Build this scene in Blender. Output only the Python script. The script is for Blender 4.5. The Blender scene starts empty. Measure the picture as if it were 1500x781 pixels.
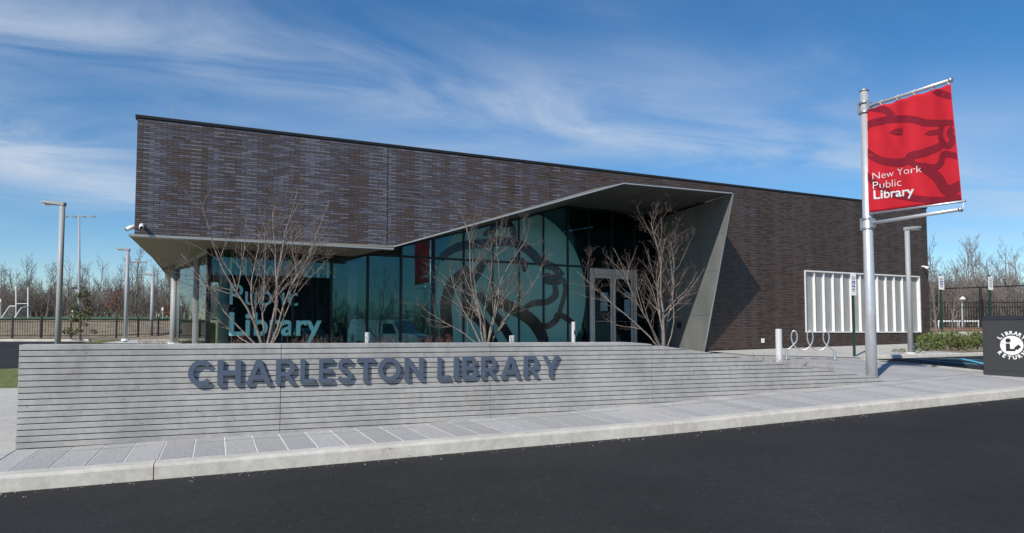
import bpy, bmesh, math, random
import numpy as np
from mathutils import Vector, Matrix
random.seed(7)
scene = bpy.context.scene
COL = scene.collection
V = Vector
# ------------------------------------------------------------------ camera, sky, sun, exposure
FPX, PPX, PPY = 1040.0, 750.0, 433.0
EYE = 1.6
TILT = math.atan(56 / FPX)
cam = bpy.data.cameras.new('camera'); cam.sensor_width = 36; cam.lens = 36 * FPX / 1500
cam.shift_y = 42.5 / 1500; cam.clip_start = 0.1; cam.clip_end = 4000
cam_ob = bpy.data.objects.new('camera', cam); cam_ob.location = (0, 0, EYE)
cam_ob.rotation_euler = (math.pi / 2 + TILT, 0, 0); COL.objects.link(cam_ob); scene.camera = cam_ob

AW = math.radians(67.4)
D1 = V((math.sin(AW), math.cos(AW), 0)); N1 = V((-math.cos(AW), math.sin(AW), 0))     # along / across the street wall
SUN = (D1 * 1.42 + N1 * 1.0 + V((0, 0, -1.42))).normalized()                          # direction the light travels
SUN_EL = math.asin(-SUN.z); SUN_AZ = math.atan2(-SUN.x, -SUN.y)
world = bpy.data.worlds.new('World'); scene.world = world; world.use_nodes = True


def build_sky():
    nt = world.node_tree; N = nt.nodes; L = nt.links
    bg = N['Background']; bg.inputs['Strength'].default_value = 0.116
    sky = N.new('ShaderNodeTexSky'); sky.sky_type = 'NISHITA'; sky.sun_disc = False
    sky.sun_elevation = SUN_EL; sky.sun_rotation = SUN_AZ
    sky.air_density = 0.95; sky.dust_density = 0.0; sky.ozone_density = 3.5
    tc = N.new('ShaderNodeTexCoord'); sep = N.new('ShaderNodeSeparateXYZ'); L.new(tc.outputs['Generated'], sep.inputs[0])

    def m(op, a, b=None, c=None, clamp=False):
        n = N.new('ShaderNodeMath'); n.operation = op; n.use_clamp = clamp
        for i, x in enumerate((a, b, c)):
            if x is None: continue
            if isinstance(x, (int, float)): n.inputs[i].default_value = x
            else: L.new(x, n.inputs[i])
        return n.outputs[0]
    zz = m('MAXIMUM', sep.outputs['Z'], 0.0)
    zz = m('ADD', zz, 0.06)
    px = m('DIVIDE', sep.outputs['X'], zz); py = m('DIVIDE', sep.outputs['Y'], zz)
    ca, sa = math.cos(0.42), math.sin(0.42)
    q1 = m('ADD', m('MULTIPLY', px, ca), m('MULTIPLY', py, sa))      # along the cloud streets
    q2 = m('SUBTRACT', m('MULTIPLY', py, ca), m('MULTIPLY', px, sa))

    def noise(sx, sy, scale, detail, rough, dist, off=0.0):
        c = N.new('ShaderNodeCombineXYZ'); L.new(m('MULTIPLY', q1, sx), c.inputs[0]); L.new(m('MULTIPLY', q2, sy), c.inputs[1]); c.inputs[2].default_value = off
        n = N.new('ShaderNodeTexNoise'); L.new(c.outputs[0], n.inputs['Vector'])
        n.inputs['Scale'].default_value = scale; n.inputs['Detail'].default_value = detail
        n.inputs['Roughness'].default_value = rough; n.inputs['Distortion'].default_value = dist
        return n.outputs[0]

    def ramp(x, a, b):
        r = N.new('ShaderNodeMapRange'); r.interpolation_type = 'SMOOTHERSTEP'; L.new(x, r.inputs[0])
        r.inputs[1].default_value = a; r.inputs[2].default_value = b; return r.outputs[0]
    n1 = noise(0.6, 0.95, 0.8, 7, 0.58, 0.4, 2.3)
    n2 = noise(0.66, 1.1, 1.6, 9, 0.61, 0.75, 7.1)
    n3 = noise(0.7, 0.9, 0.45, 4, 0.5, 0.2, 11.0)
    band = m('SUBTRACT', q2, 2.32)                                  # one long thin streak of cirrus
    band = m('EXPONENT', m('MULTIPLY', m('MULTIPLY', band, band), -9.0))
    thin = m('MULTIPLY', ramp(n1, 0.46, 0.80), ramp(n2, 0.22, 0.80))
    veil = m('MULTIPLY', ramp(n3, 0.44, 0.74), 0.26)
    streak = m('MULTIPLY', m('MULTIPLY', band, ramp(n2, 0.20, 0.82)), 0.62)
    puff = m('ADD', m('POWER', m('ADD', px, 2.1), 2.0), m('POWER', m('SUBTRACT', m('MULTIPLY', py, .5), 1.5), 2.0))
    puff = m('MULTIPLY', m('EXPONENT', m('MULTIPLY', puff, -6.0)), m('MULTIPLY', ramp(n2, .15, .65), .75))
    mask = m('ADD', m('ADD', m('ADD', m('MULTIPLY', thin, 0.42), veil), streak), m('ADD', puff, 0.03))
    mask = m('MINIMUM', mask, 0.92)
    hs = N.new('ShaderNodeHueSaturation'); hs.inputs['Saturation'].default_value = 1.32; hs.inputs['Hue'].default_value = 0.500
    L.new(sky.outputs[0], hs.inputs['Color'])
    mix = N.new('ShaderNodeMix'); mix.data_type = 'RGBA'; L.new(mask, mix.inputs['Factor'])
    L.new(hs.outputs[0], mix.inputs['A']); mix.inputs['B'].default_value = (5.2, 5.9, 6.9, 1)
    L.new(mix.outputs['Result'], bg.inputs['Color'])


build_sky()
sl = bpy.data.lights.new('sun', 'SUN'); sl.energy = 4.6; sl.angle = math.radians(0.5); sl.color = (1.0, 0.92, 0.815)
so = bpy.data.objects.new('sun', sl); so.rotation_euler = SUN.to_track_quat('-Z', 'Y').to_euler(); so.location = (-20, -30, 40); COL.objects.link(so)
vs = scene.view_settings; vs.view_transform = 'Standard'; vs.look = 'None'; vs.gamma = 1; vs.exposure = 0.0
scene.cycles.transparent_max_bounces = 16; scene.cycles.max_bounces = 8

# ------------------------------------------------------------------ geometry of the view: pixel rays onto real planes
CAM = V((0, 0, EYE))


def ray(u, v):
    a, b = (u - PPX) / FPX, (PPY - v) / FPX
    return V((a, math.cos(TILT) - b * math.sin(TILT), math.sin(TILT) + b * math.cos(TILT)))


def on_plane(u, v, p, n):
    r = ray(u, v); return CAM + r * ((V(p) - CAM).dot(n) / r.dot(n))


def at_y(u, v, y):
    r = ray(u, v); return CAM + r * (y / r.y)


W0 = V((-6.182, 8.922, 0.0))


def TW(t, w, z=0.0): return W0 + D1 * t + N1 * w + V((0, 0, z))


def tw(p):
    d = V((p[0], p[1], 0)) - W0; return d.dot(D1), d.dot(N1)


zc = lambda t: float(np.interp(t, [-30, -6, 0.2, 3.2, 5.5, 8.6, 11, 13.2, 17, 25, 45], [0, .07, .14, .19, .24, .30, .38, .45, .58, .85, 1.0]))
zw = lambda t: float(np.interp(t, [-30, -6, 0, 3.15, 6.3, 9.3, 12.28, 14.9, 17, 20.4, 30, 45], [0, .09, .15, .19, .26, .365, .505, .60, .69, .82, 1.0, 1.1]))


def prof(x, y):
    r = float(np.interp(y, [-60, 0, 12, 17, 26, 33, 43, 60, 130, 600], [.2, .2, .3, .62, 1.0, 1.3, 1.85, 2.2, 4.0, 8]))
    l = float(np.interp(y, [-60, 0, 9, 22, 38, 46, 50, 60, 130, 250, 600], [0, 0, .15, .5, 1.14, 1.3, 1.5, 2.8, 4.7, 6, 8]))
    k = min(1, max(0, (x + 9) / 14)); return l * (1 - k) + r * k


def height(x, y):
    t, w = tw((x, y))
    if w < -1.85: return zc(t) - 0.15 - 0.004 * min(20, -1.85 - w)
    if w < -1.55: return zc(t)
    if w < 0: return zc(t) + (zw(t) - zc(t)) * (w + 1.55) / 1.55
    k = min(1, w / 7); k = k * k * (3 - 2 * k)
    return (zw(t) + .012 * min(w, 10)) * (1 - k) + prof(x, y) * k


def ghit(u, v, zoff=0.0):
    r = ray(u, v); s = 5.0
    for _ in range(4000):
        p = CAM + r * s
        if p.z <= height(p.x, p.y) + zoff: break
        s += 0.02 + s * .0004
    return V((p.x, p.y, height(p.x, p.y) + zoff))


# ------------------------------------------------------------------ materials
MATS = {}


def principled(name):
    m = bpy.data.materials.new(name); m.use_nodes = True
    return m, m.node_tree, m.node_tree.nodes['Principled BSDF']


def mat(name, col, rough=0.7, metal=0.0, var=0.0, scale=3.0, bump=0.0, bscale=60.0, spec=0.5, detail=6, stretch=None, col2=None, lo=.35, hi=.65):
    if name in MATS: return MATS[name]
    m, nt, b = principled(name); N = nt.nodes; L = nt.links
    b.inputs['Base Color'].default_value = (*col, 1); b.inputs['Roughness'].default_value = rough; b.inputs['Metallic'].default_value = metal
    b.inputs['Specular IOR Level'].default_value = spec
    g = N.new('ShaderNodeNewGeometry')
    vec = g.outputs['Position']
    if stretch:
        mp = N.new('ShaderNodeMapping'); mp.inputs['Scale'].default_value = stretch; L.new(vec, mp.inputs[0]); svec = mp.outputs[0]
    else: svec = vec
    if var or col2:
        n = N.new('ShaderNodeTexNoise'); n.inputs['Scale'].default_value = scale; n.inputs['Detail'].default_value = detail; n.inputs['Roughness'].default_value = .62
        L.new(svec, n.inputs['Vector'])
        cr = N.new('ShaderNodeValToRGB'); L.new(n.outputs[0], cr.inputs[0])
        cr.color_ramp.elements[0].position = lo; cr.color_ramp.elements[1].position = hi
        a = tuple(c * (1 - var) for c in col); z = col2 or tuple(min(1, c * (1 + var)) for c in col)
        cr.color_ramp.elements[0].color = (*a, 1); cr.color_ramp.elements[1].color = (*z, 1)
        L.new(cr.outputs[0], b.inputs['Base Color'])
    if bump:
        n = N.new('ShaderNodeTexNoise'); n.inputs['Scale'].default_value = bscale; n.inputs['Detail'].default_value = 5
        L.new(vec, n.inputs['Vector'])
        bp = N.new('ShaderNodeBump'); bp.inputs['Strength'].default_value = bump; bp.inputs['Distance'].default_value = 0.01
        L.new(n.outputs[0], bp.inputs['Height']); L.new(bp.outputs[0], b.inputs['Normal'])
    MATS[name] = m; return m


def brick_mat(name, per_object):
    m, nt, b = principled(name); N = nt.nodes; L = nt.links
    if per_object:
        src = N.new('ShaderNodeObjectInfo'); sp = N.new('ShaderNodeSeparateColor'); L.new(src.outputs['Color'], sp.inputs[0]); v = sp.outputs[0]
    else:
        src = N.new('ShaderNodeAttribute'); src.attribute_name = 'tone'; v = src.outputs['Fac']
    cr = N.new('ShaderNodeValToRGB'); L.new(v, cr.inputs[0]); e = cr.color_ramp.elements
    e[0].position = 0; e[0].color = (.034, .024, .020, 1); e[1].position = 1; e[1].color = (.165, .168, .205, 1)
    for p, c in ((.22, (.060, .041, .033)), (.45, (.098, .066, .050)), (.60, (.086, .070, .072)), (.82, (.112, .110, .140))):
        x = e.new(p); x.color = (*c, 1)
    g = N.new('ShaderNodeNewGeometry'); n = N.new('ShaderNodeTexNoise'); n.inputs['Scale'].default_value = 22; n.inputs['Detail'].default_value = 4
    L.new(g.outputs['Position'], n.inputs['Vector'])
    mx = N.new('ShaderNodeMix'); mx.data_type = 'RGBA'; mx.blend_type = 'MULTIPLY'; mx.inputs['Factor'].default_value = 0.55
    cr2 = N.new('ShaderNodeValToRGB'); cr2.color_ramp.elements[0].position = .3; cr2.color_ramp.elements[0].color = (.55, .52, .5, 1)
    cr2.color_ramp.elements[1].position = .7; cr2.color_ramp.elements[1].color = (1.3, 1.28, 1.26, 1)
    L.new(n.outputs[0], cr2.inputs[0]); L.new(cr.outputs[0], mx.inputs['A']); L.new(cr2.outputs[0], mx.inputs['B'])
    L.new(mx.outputs['Result'], b.inputs['Base Color']); b.inputs['Roughness'].default_value = .42
    b.inputs['Specular IOR Level'].default_value = .5
    return m


def glass_mat(name, tint, refl, rc=(.32, .71, .83)):
    m = bpy.data.materials.new(name); m.use_nodes = True; nt = m.node_tree; N = nt.nodes; L = nt.links
    N.remove(N['Principled BSDF']); out = N['Material Output']
    t = N.new('ShaderNodeBsdfTransparent'); t.inputs[0].default_value = (*tint, 1)
    g = N.new('ShaderNodeBsdfGlossy'); g.inputs['Roughness'].default_value = 0.0; g.inputs['Color'].default_value = (*rc, 1)
    f = N.new('ShaderNodeFresnel'); f.inputs['IOR'].default_value = refl
    n = N.new('ShaderNodeTexNoise'); n.inputs['Scale'].default_value = .8; n.inputs['Detail'].default_value = 1
    gg = N.new('ShaderNodeNewGeometry'); L.new(gg.outputs['Position'], n.inputs['Vector'])
    bp = N.new('ShaderNodeBump'); bp.inputs['Strength'].default_value = .05; bp.inputs['Distance'].default_value = .02
    L.new(n.outputs[0], bp.inputs['Height']); L.new(bp.outputs[0], g.inputs['Normal'])
    mx = N.new('ShaderNodeMixShader'); L.new(f.outputs[0], mx.inputs[0]); L.new(t.outputs[0], mx.inputs[1]); L.new(g.outputs[0], mx.inputs[2])
    L.new(mx.outputs[0], out.inputs['Surface']); return m


def asphalt_mat():
    m, nt, b = principled('asphalt'); N = nt.nodes; L = nt.links
    g = N.new('ShaderNodeNewGeometry')

    def nz(scale, detail, rough=.6):
        n = N.new('ShaderNodeTexNoise'); n.inputs['Scale'].default_value = scale; n.inputs['Detail'].default_value = detail
        n.inputs['Roughness'].default_value = rough; L.new(g.outputs['Position'], n.inputs['Vector']); return n.outputs[0]

    def cr(x, stops):
        r = N.new('ShaderNodeValToRGB'); e = r.color_ramp.elements; L.new(x, r.inputs[0])
        e[0].position, e[0].color = stops[0][0], (*stops[0][1], 1); e[1].position, e[1].color = stops[-1][0], (*stops[-1][1], 1)
        for p, c in stops[1:-1]: e.new(p).color = (*c, 1)
        return r.outputs[0]

    def mul(a, c, f=1.0, mode='MULTIPLY'):
        x = N.new('ShaderNodeMix'); x.data_type = 'RGBA'; x.blend_type = mode; x.inputs['Factor'].default_value = f
        L.new(a, x.inputs['A']); L.new(c, x.inputs['B']); return x.outputs['Result']
    base = mul(cr(nz(.55, 5), [(.3, (.023, .0228, .0225)), (.7, (.034, .0338, .0335))]), cr(nz(.16, 3), [(.35, (.8, .8, .8)), (.65, (1.18, 1.18, 1.17))]))
    grain = cr(nz(140, 3, .7), [(.25, (.35, .35, .35)), (.5, (.95, .95, .95)), (.78, (2.0, 2.0, 2.0))])
    mid = cr(nz(14, 5), [(.3, (.78, .78, .78)), (.7, (1.2, 1.2, 1.2))])
    v = N.new('ShaderNodeTexVoronoi'); v.inputs['Scale'].default_value = 26; L.new(g.outputs['Position'], v.inputs['Vector'])
    wn = N.new('ShaderNodeTexWhiteNoise'); L.new(v.outputs['Position'], wn.inputs['Vector'])
    spot = N.new('ShaderNodeMath'); spot.operation = 'LESS_THAN'; L.new(v.outputs['Distance'], spot.inputs[0]); spot.inputs[1].default_value = .16
    few = N.new('ShaderNodeMath'); few.operation = 'GREATER_THAN'; L.new(wn.outputs['Value'], few.inputs[0]); few.inputs[1].default_value = .955
    sp = N.new('ShaderNodeMath'); sp.operation = 'MULTIPLY'; L.new(spot.outputs[0], sp.inputs[0]); L.new(few.outputs[0], sp.inputs[1])
    c = mul(mul(base, grain), mid)
    x = N.new('ShaderNodeMix'); x.data_type = 'RGBA'; L.new(sp.outputs[0], x.inputs['Factor']); L.new(c, x.inputs['A']); x.inputs['B'].default_value = (.17, .17, .165, 1)
    L.new(x.outputs['Result'], b.inputs['Base Color'])
    b.inputs['Roughness'].default_value = .85; b.inputs['Specular IOR Level'].default_value = .25
    bp = N.new('ShaderNodeBump'); bp.inputs['Strength'].default_value = .7; bp.inputs['Distance'].default_value = .012
    L.new(nz(110, 4, .7), bp.inputs['Height']); L.new(bp.outputs[0], b.inputs['Normal'])
    return m


def concrete_mat(name, col, dark, streak=(1.6, 1.6, .25)):
    m, nt, b = principled(name); N = nt.nodes; L = nt.links
    g = N.new('ShaderNodeNewGeometry')
    mp = N.new('ShaderNodeMapping'); mp.inputs['Scale'].default_value = streak; L.new(g.outputs['Position'], mp.inputs[0])

    def nz(vec, scale, detail, rough=.6):
        n = N.new('ShaderNodeTexNoise'); n.inputs['Scale'].default_value = scale; n.inputs['Detail'].default_value = detail
        n.inputs['Roughness'].default_value = rough; L.new(vec, n.inputs['Vector']); return n.outputs[0]
    r = N.new('ShaderNodeValToRGB'); L.new(nz(mp.outputs[0], 1.5, 6, .65), r.inputs[0]); e = r.color_ramp.elements
    e[0].position = .32; e[0].color = (*dark, 1); e[1].position = .62; e[1].color = (*col, 1)
    r2 = N.new('ShaderNodeValToRGB'); L.new(nz(g.outputs['Position'], 9, 7, .7), r2.inputs[0]); e = r2.color_ramp.elements
    e[0].position = .25; e[0].color = (.72, .72, .74, 1); e[1].position = .7; e[1].color = (1.12, 1.12, 1.1, 1)
    r3 = N.new('ShaderNodeValToRGB'); v = N.new('ShaderNodeTexVoronoi'); v.inputs['Scale'].default_value = 5.5; L.new(g.outputs['Position'], v.inputs['Vector'])
    L.new(v.outputs['Distance'], r3.inputs[0]); e = r3.color_ramp.elements
    e[0].position = .035; e[0].color = (.30, .30, .30, 1); e[1].position = .075; e[1].color = (1, 1, 1, 1)
    c = r.outputs[0]
    r4 = N.new('ShaderNodeValToRGB'); L.new(nz(g.outputs['Position'], 1.1, 8, .72), r4.inputs[0]); e = r4.color_ramp.elements
    e[0].position = .60; e[0].color = (1, 1, 1, 1); e[1].position = .74; e[1].color = (.86, .77, .66, 1)
    for q in (r2.outputs[0], r3.outputs[0], r4.outputs[0]):
        x = N.new('ShaderNodeMix'); x.data_type = 'RGBA'; x.blend_type = 'MULTIPLY'; x.inputs['Factor'].default_value = .8
        L.new(c, x.inputs['A']); L.new(q, x.inputs['B']); c = x.outputs['Result']
    L.new(c, b.inputs['Base Color']); b.inputs['Roughness'].default_value = .8; b.inputs['Specular IOR Level'].default_value = .3
    bp = N.new('ShaderNodeBump'); bp.inputs['Strength'].default_value = .35; bp.inputs['Distance'].default_value = .008
    L.new(nz(g.outputs['Position'], 45, 5), bp.inputs['Height']); L.new(bp.outputs[0], b.inputs['Normal'])
    return m


def emit_mat(name, col, s):
    m, nt, b = principled(name); b.inputs['Emission Color'].default_value = (*col, 1); b.inputs['Emission Strength'].default_value = s; return m


M_ASPH = asphalt_mat()
M_CONC = concrete_mat('wall_concrete', (.47, .463, .447), (.33, .33, .325), (.8, .8, .5))
M_KERB = concrete_mat('kerb_concrete', (.66, .635, .575), (.52, .50, .445), (1, 1, 1))
M_PATH = concrete_mat('path_concrete', (.55, .54, .51), (.46, .455, .43), (1, 1, 1))
M_PAVER = mat('granite_paver', (.41, .41, .40), .75, var=.24, scale=42, bump=.3, bscale=90, detail=3)
def per_piece(m, lo, hi):
    nt = m.node_tree; N = nt.nodes; L = nt.links; b = N['Principled BSDF']; src = b.inputs['Base Color'].links[0].from_socket
    oi = N.new('ShaderNodeObjectInfo'); mr = N.new('ShaderNodeMapRange'); L.new(oi.outputs['Random'], mr.inputs[0]); mr.inputs[3].default_value = lo; mr.inputs[4].default_value = hi
    mx = N.new('ShaderNodeMix'); mx.data_type = 'RGBA'; mx.blend_type = 'MULTIPLY'; mx.inputs['Factor'].default_value = 1
    L.new(src, mx.inputs['A']); L.new(mr.outputs[0], mx.inputs['B']); L.new(mx.outputs['Result'], b.inputs['Base Color'])


per_piece(M_PAVER, .86, 1.10); per_piece(M_CONC, .94, 1.05)
M_JOINT = mat('paver_joint', (.74, .74, .71), .9, var=.08, scale=20)
M_CHALK = mat('chalk_line', (.36, .50, .50), .9, var=.12, scale=15)
M_BRICK = brick_mat('brick_run', False); M_BRICK1 = brick_mat('brick_single', True)
M_MORTAR = mat('dark_mortar', (.032, .029, .029), .95, var=.2, scale=30)
M_ZINC = mat('zinc_panel', (.21, .225, .225), .5, metal=.2, var=.16, scale=1.2, stretch=(1, 1, .5))
M_ZINC_SHADE = mat('zinc_soffit_shade', (.085, .092, .088), .5, metal=.2, var=.12, scale=1.1)  # same zinc as the wall panels, darkened to paint in shade under the hood
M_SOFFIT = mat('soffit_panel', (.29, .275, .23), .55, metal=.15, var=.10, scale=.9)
M_TRIM = mat('edge_trim', (.46, .47, .47), .4, metal=.5)
M_COPING = mat('roof_coping', (.022, .023, .026), .45, metal=.3)
M_MULL = mat('mullion', (.018, .022, .026), .4, metal=.4)
M_GLASS = glass_mat('tinted_glass', (.78, .93, .92), 1.72)
M_GLASS2 = glass_mat('side_glass', (.70, .76, .73), 1.75, (.80, .88, .88))
M_FILM = mat('frosted_film', (.125, .36, .335), .12, spec=.5)
M_LINE = mat('film_gap', (.008, .016, .020), .06, spec=.45)
M_STEEL = mat('galvanised_steel', (.55, .57, .60), .38, metal=.75, var=.06, scale=6)
M_POLE = mat('brushed_pole', (.62, .635, .65), .36, metal=.45, var=.05, scale=6)
M_GREY = mat('grey_paint', (.36, .375, .385), .5, var=.04, scale=8)
M_WHITE = mat('white_paint', (.78, .78, .77), .5, var=.03, scale=8)
M_DOOR = mat('door_metal', (.62, .60, .575), .45, metal=.3, var=.05, scale=6)
M_LETTER = mat('letter_paint', (.088, .115, .165), .5, var=.04, scale=10)
M_BLACKP = mat('black_paint', (.012, .012, .013), .5)
M_BOOK = mat('book_return_paint', (.022, .024, .028), .55, var=.05, scale=12, bump=.08, bscale=200)
M_RED = mat('banner_red', (.53, .018, .032), .75, var=.06, scale=3, spec=.2)
M_DRED = mat('banner_dark_red', (.215, .012, .026), .8, var=.05, scale=3, spec=.2)
M_BARK = mat('pale_bark', (.225, .188, .158), .85, var=.5, scale=18, bump=.3, bscale=50)
M_TWIG = mat('twig', (.125, .092, .078), .85, var=.25, scale=9)
M_FARBARK = mat('far_bark', (.19, .168, .148), .9, var=.3, scale=1.3)
M_FARTWIG = mat('far_twig', (.175, .150, .134), .9, var=.3, scale=.35)
M_RUST = mat('russet_leaf', (.17, .075, .045), .9, var=.35, scale=2)
M_EVERG = mat('evergreen_leaf', (.075, .11, .025), .6, var=.45, scale=6, col2=(.20, .24, .06))
M_PINE = mat('pine_needle', (.085, .10, .04), .8, var=.4, scale=5, col2=(.19, .19, .08))
M_LAWN = mat('lawn', (.10, .125, .03), .9, var=.35, scale=5, col2=(.20, .22, .06), bump=.4, bscale=50)
M_FIELD = mat('field_turf', (.045, .10, .035), .9, var=.15, scale=.5)
M_DRY = mat('dry_grass', (.20, .155, .095), .95, var=.35, scale=1.4, col2=(.32, .26, .17), bump=.5, bscale=30)
M_SOIL = mat('bed_soil', (.10, .08, .06), .95, var=.3, scale=8, bump=.5, bscale=40)
M_MULCH = mat('orange_mulch', (.30, .16, .09), .95, var=.35, scale=10, bump=.5, bscale=50)
M_GREENP = mat('green_post_paint', (.012, .045, .035), .5)
M_BLUE = mat('sign_blue', (.03, .07, .33), .5)
M_BLUELINE = mat('parking_blue', (.10, .42, .58), .7, var=.15, scale=6)
M_INT = mat('interior_wall', (.48, .50, .49), .8, var=.05, scale=1)
M_INTD = mat('interior_dark', (.025, .027, .028), .8)
M_YELLOW = mat('yellow_paint', (.62, .40, .03), .6)
M_RUBBER = mat('rubber', (.015, .015, .016), .8)
M_CHROME = mat('chrome', (.6, .6, .62), .2, metal=1)
M_CARW = mat('white_car_paint', (.84, .85, .85), .3)
M_CARS = mat('silver_car_paint', (.42, .44, .46), .3, metal=.4)
M_CARG = mat('car_glass', (.015, .02, .024), .08)
M_PANEL = mat('screen_panel', (.33, .335, .33), .65, var=.10, scale=2.2, stretch=(4, 4, .6))
M_LAMPW = emit_mat('lit_downlight', (1, .96, .88), 110.0)
M_FENCEM = mat('fence_black', (.010, .010, .011), .55)
M_NET = mat('goal_net', (.12, .12, .13), .9)


# ------------------------------------------------------------------ mesh helpers
class MB:
    def __init__(s): s.v = []; s.f = []; s.tone = []

    def face(s, pts):
        i = len(s.v); s.v += [tuple(p) for p in pts]; s.f.append(tuple(range(i, i + len(pts)))); return s

    def hexa(s, b, t):
        """closed solid from a bottom ring and a top ring"""
        i = len(s.v); n = len(b); s.v += [tuple(p) for p in b] + [tuple(p) for p in t]
        s.f.append(tuple(i + k for k in reversed(range(n)))); s.f.append(tuple(i + n + k for k in range(n)))
        for k in range(n):
            l = (k + 1) % n; s.f.append((i + k, i + l, i + n + l, i + n + k))
        return s

    def box(s, c, x, y, z):
        """centre and three half-axis vectors"""
        c, x, y, z = V(c), V(x), V(y), V(z)
        r = [c - x - y - z, c + x - y - z, c + x + y - z, c - x + y - z]
        return s.hexa(r, [p + 2 * z for p in r])

    def abox(s, x0, x1, y0, y1, z0, z1):
        return s.box(((x0 + x1) / 2, (y0 + y1) / 2, (z0 + z1) / 2), ((x1 - x0) / 2, 0, 0), (0, (y1 - y0) / 2, 0), (0, 0, (z1 - z0) / 2))

    def plate(s, pts, th):
        """flat polygon thickened by the vector th"""
        return s.hexa([V(p) for p in pts], [V(p) + V(th) for p in pts])

    def tube(s, pts, rad, n=6, caps=True):
        pts = [V(p) for p in pts]; k = len(pts)
        if not hasattr(rad, '__len__'): rad = [rad] * k
        i0 = len(s.v); up = None
        for j, p in enumerate(pts):
            d = (pts[min(j + 1, k - 1)] - pts[max(j - 1, 0)])
            d = d.normalized() if d.length > 1e-9 else V((0, 0, 1))
            if up is None:
                up = V((1, 0, 0)) if abs(d.x) < .8 else V((0, 1, 0))
            a = d.cross(up)
            a = a.normalized() if a.length > 1e-6 else d.orthogonal().normalized()
            b = a.cross(d); up = b
            for q in range(n):
                an = 2 * math.pi * q / n
                s.v.append(tuple(p + (a * math.cos(an) + b * math.sin(an)) * rad[j]))
        for j in range(k - 1):
            for q in range(n):
                r = (q + 1) % n
                s.f.append((i0 + j * n + q, i0 + j * n + r, i0 + (j + 1) * n + r, i0 + (j + 1) * n + q))
        if caps:
            s.f.append(tuple(i0 + q for q in reversed(range(n)))); s.f.append(tuple(i0 + (k - 1) * n + q for q in range(n)))
        return s

    def mesh(s, name, smooth=False):
        me = bpy.data.meshes.new(name); me.from_pydata(s.v, [], s.f)
        if s.tone:
            at = me.attributes.new('tone', 'FLOAT', 'FACE'); at.data.foreach_set('value', s.tone)
        if smooth: me.shade_smooth()
        me.validate(); me.update(); return me

    def build(s, name, m, parent=None, smooth=False, bevel=0):
        me = s.mesh(name, smooth); me.materials.append(m)
        if bevel:
            bm = bmesh.new(); bm.from_mesh(me); bmesh.ops.remove_doubles(bm, verts=bm.verts, dist=1e-5)
            bmesh.ops.bevel(bm, geom=[e for e in bm.edges if len(e.link_faces) == 2 and e.calc_face_angle(0) > .5], offset=bevel, segments=2, affect='EDGES', clamp_overlap=True)
            bm.to_mesh(me); bm.free()
        return link(name, me, parent)


def link(name, data, parent=None):
    o = bpy.data.objects.new(name, data); COL.objects.link(o)
    if parent is not None:
        o.parent = parent; o.matrix_parent_inverse = parent_matrix(parent).inverted()
    return o


def parent_matrix(o):
    m = o.matrix_basis.copy()
    if o.parent is not None: m = parent_matrix(o.parent) @ o.matrix_parent_inverse @ m
    return m


def tag(o, label=None, cat=None, group=None, kind=None):
    for k, x in (('label', label), ('category', cat), ('group', group), ('kind', kind)):
        if x: o[k] = x
    return o


def thing(name, label, cat, loc, group=None, rz=0.0):
    o = bpy.data.objects.new(name, None); o.location = loc; o.rotation_euler.z = rz; o.empty_display_size = .2
    COL.objects.link(o); return tag(o, label, cat, group)


def copy_thing(root, loc, rz=0.0, label=None, scale=None):
    kids = {}
    for o in bpy.data.objects:
        if o.parent: kids.setdefault(o.parent, []).append(o)

    def cp(o, par):
        c = o.copy(); COL.objects.link(c)
        if par is not None: c.parent = par; c.matrix_parent_inverse = o.matrix_parent_inverse.copy()
        for k in kids.get(o, []): cp(k, c)
        return c
    r = cp(root, None); r.location = loc; r.rotation_euler.z = rz
    if scale: r.scale = (scale,) * 3
    if label: r['label'] = label
    return r


def text_mesh(body, size, weight=0.0, extrude=0.0):
    """built-in font outline turned into plain mesh data, xy plane"""
    c = bpy.data.curves.new('lettering', 'FONT'); c.body = body; c.size = size; c.extrude = extrude
    if weight > 0: c.bevel_depth = weight; c.bevel_resolution = 0
    else: c.offset = weight
    c.resolution_u = 6
    o = bpy.data.objects.new('lettering', c); COL.objects.link(o)
    dg = bpy.context.evaluated_depsgraph_get(); dg.update()
    me = bpy.data.meshes.new_from_object(o.evaluated_get(dg)); bpy.data.objects.remove(o); bpy.data.curves.remove(c)
    return me


def curve_mesh(splines, extrude):
    """filled flat outline(s) with holes, extruded both ways"""
    c = bpy.data.curves.new('outline', 'CURVE'); c.dimensions = '2D'; c.fill_mode = 'BOTH'; c.extrude = extrude
    for pts in splines:
        sp = c.splines.new('POLY'); sp.points.add(len(pts) - 1); sp.use_cyclic_u = True
        for p, q in zip(sp.points, pts): p.co = (q[0], q[1], 0, 1)
    o = bpy.data.objects.new('outline', c); COL.objects.link(o)
    dg = bpy.context.evaluated_depsgraph_get(); dg.update()
    me = bpy.data.meshes.new_from_object(o.evaluated_get(dg)); bpy.data.objects.remove(o); bpy.data.curves.remove(c)
    return me


def place_mesh(me, org, ax, ay, name, m, parent):
    ax, ay = V(ax).normalized(), V(ay).normalized(); az = ax.cross(ay)
    M = Matrix((ax, ay, az)).transposed().to_4x4(); M.translation = V(org); me.transform(M); me.update()
    me.materials.clear(); me.materials.append(m); return link(name, me, parent)


def catmull(pts, n=8):
    P = [V((p[0], p[1])) for p in pts]; out = []
    for i in range(len(P) - 1):
        a, b, c, d = P[max(i - 1, 0)], P[i], P[i + 1], P[min(i + 2, len(P) - 1)]
        for k in range(n):
            t = k / n
            out.append(.5 * ((2 * b) + (c - a) * t + (2 * a - 5 * b + 4 * c - d) * t * t + (3 * b - a - 3 * c + d) * t ** 3))
    out.append(P[-1]); return out


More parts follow.
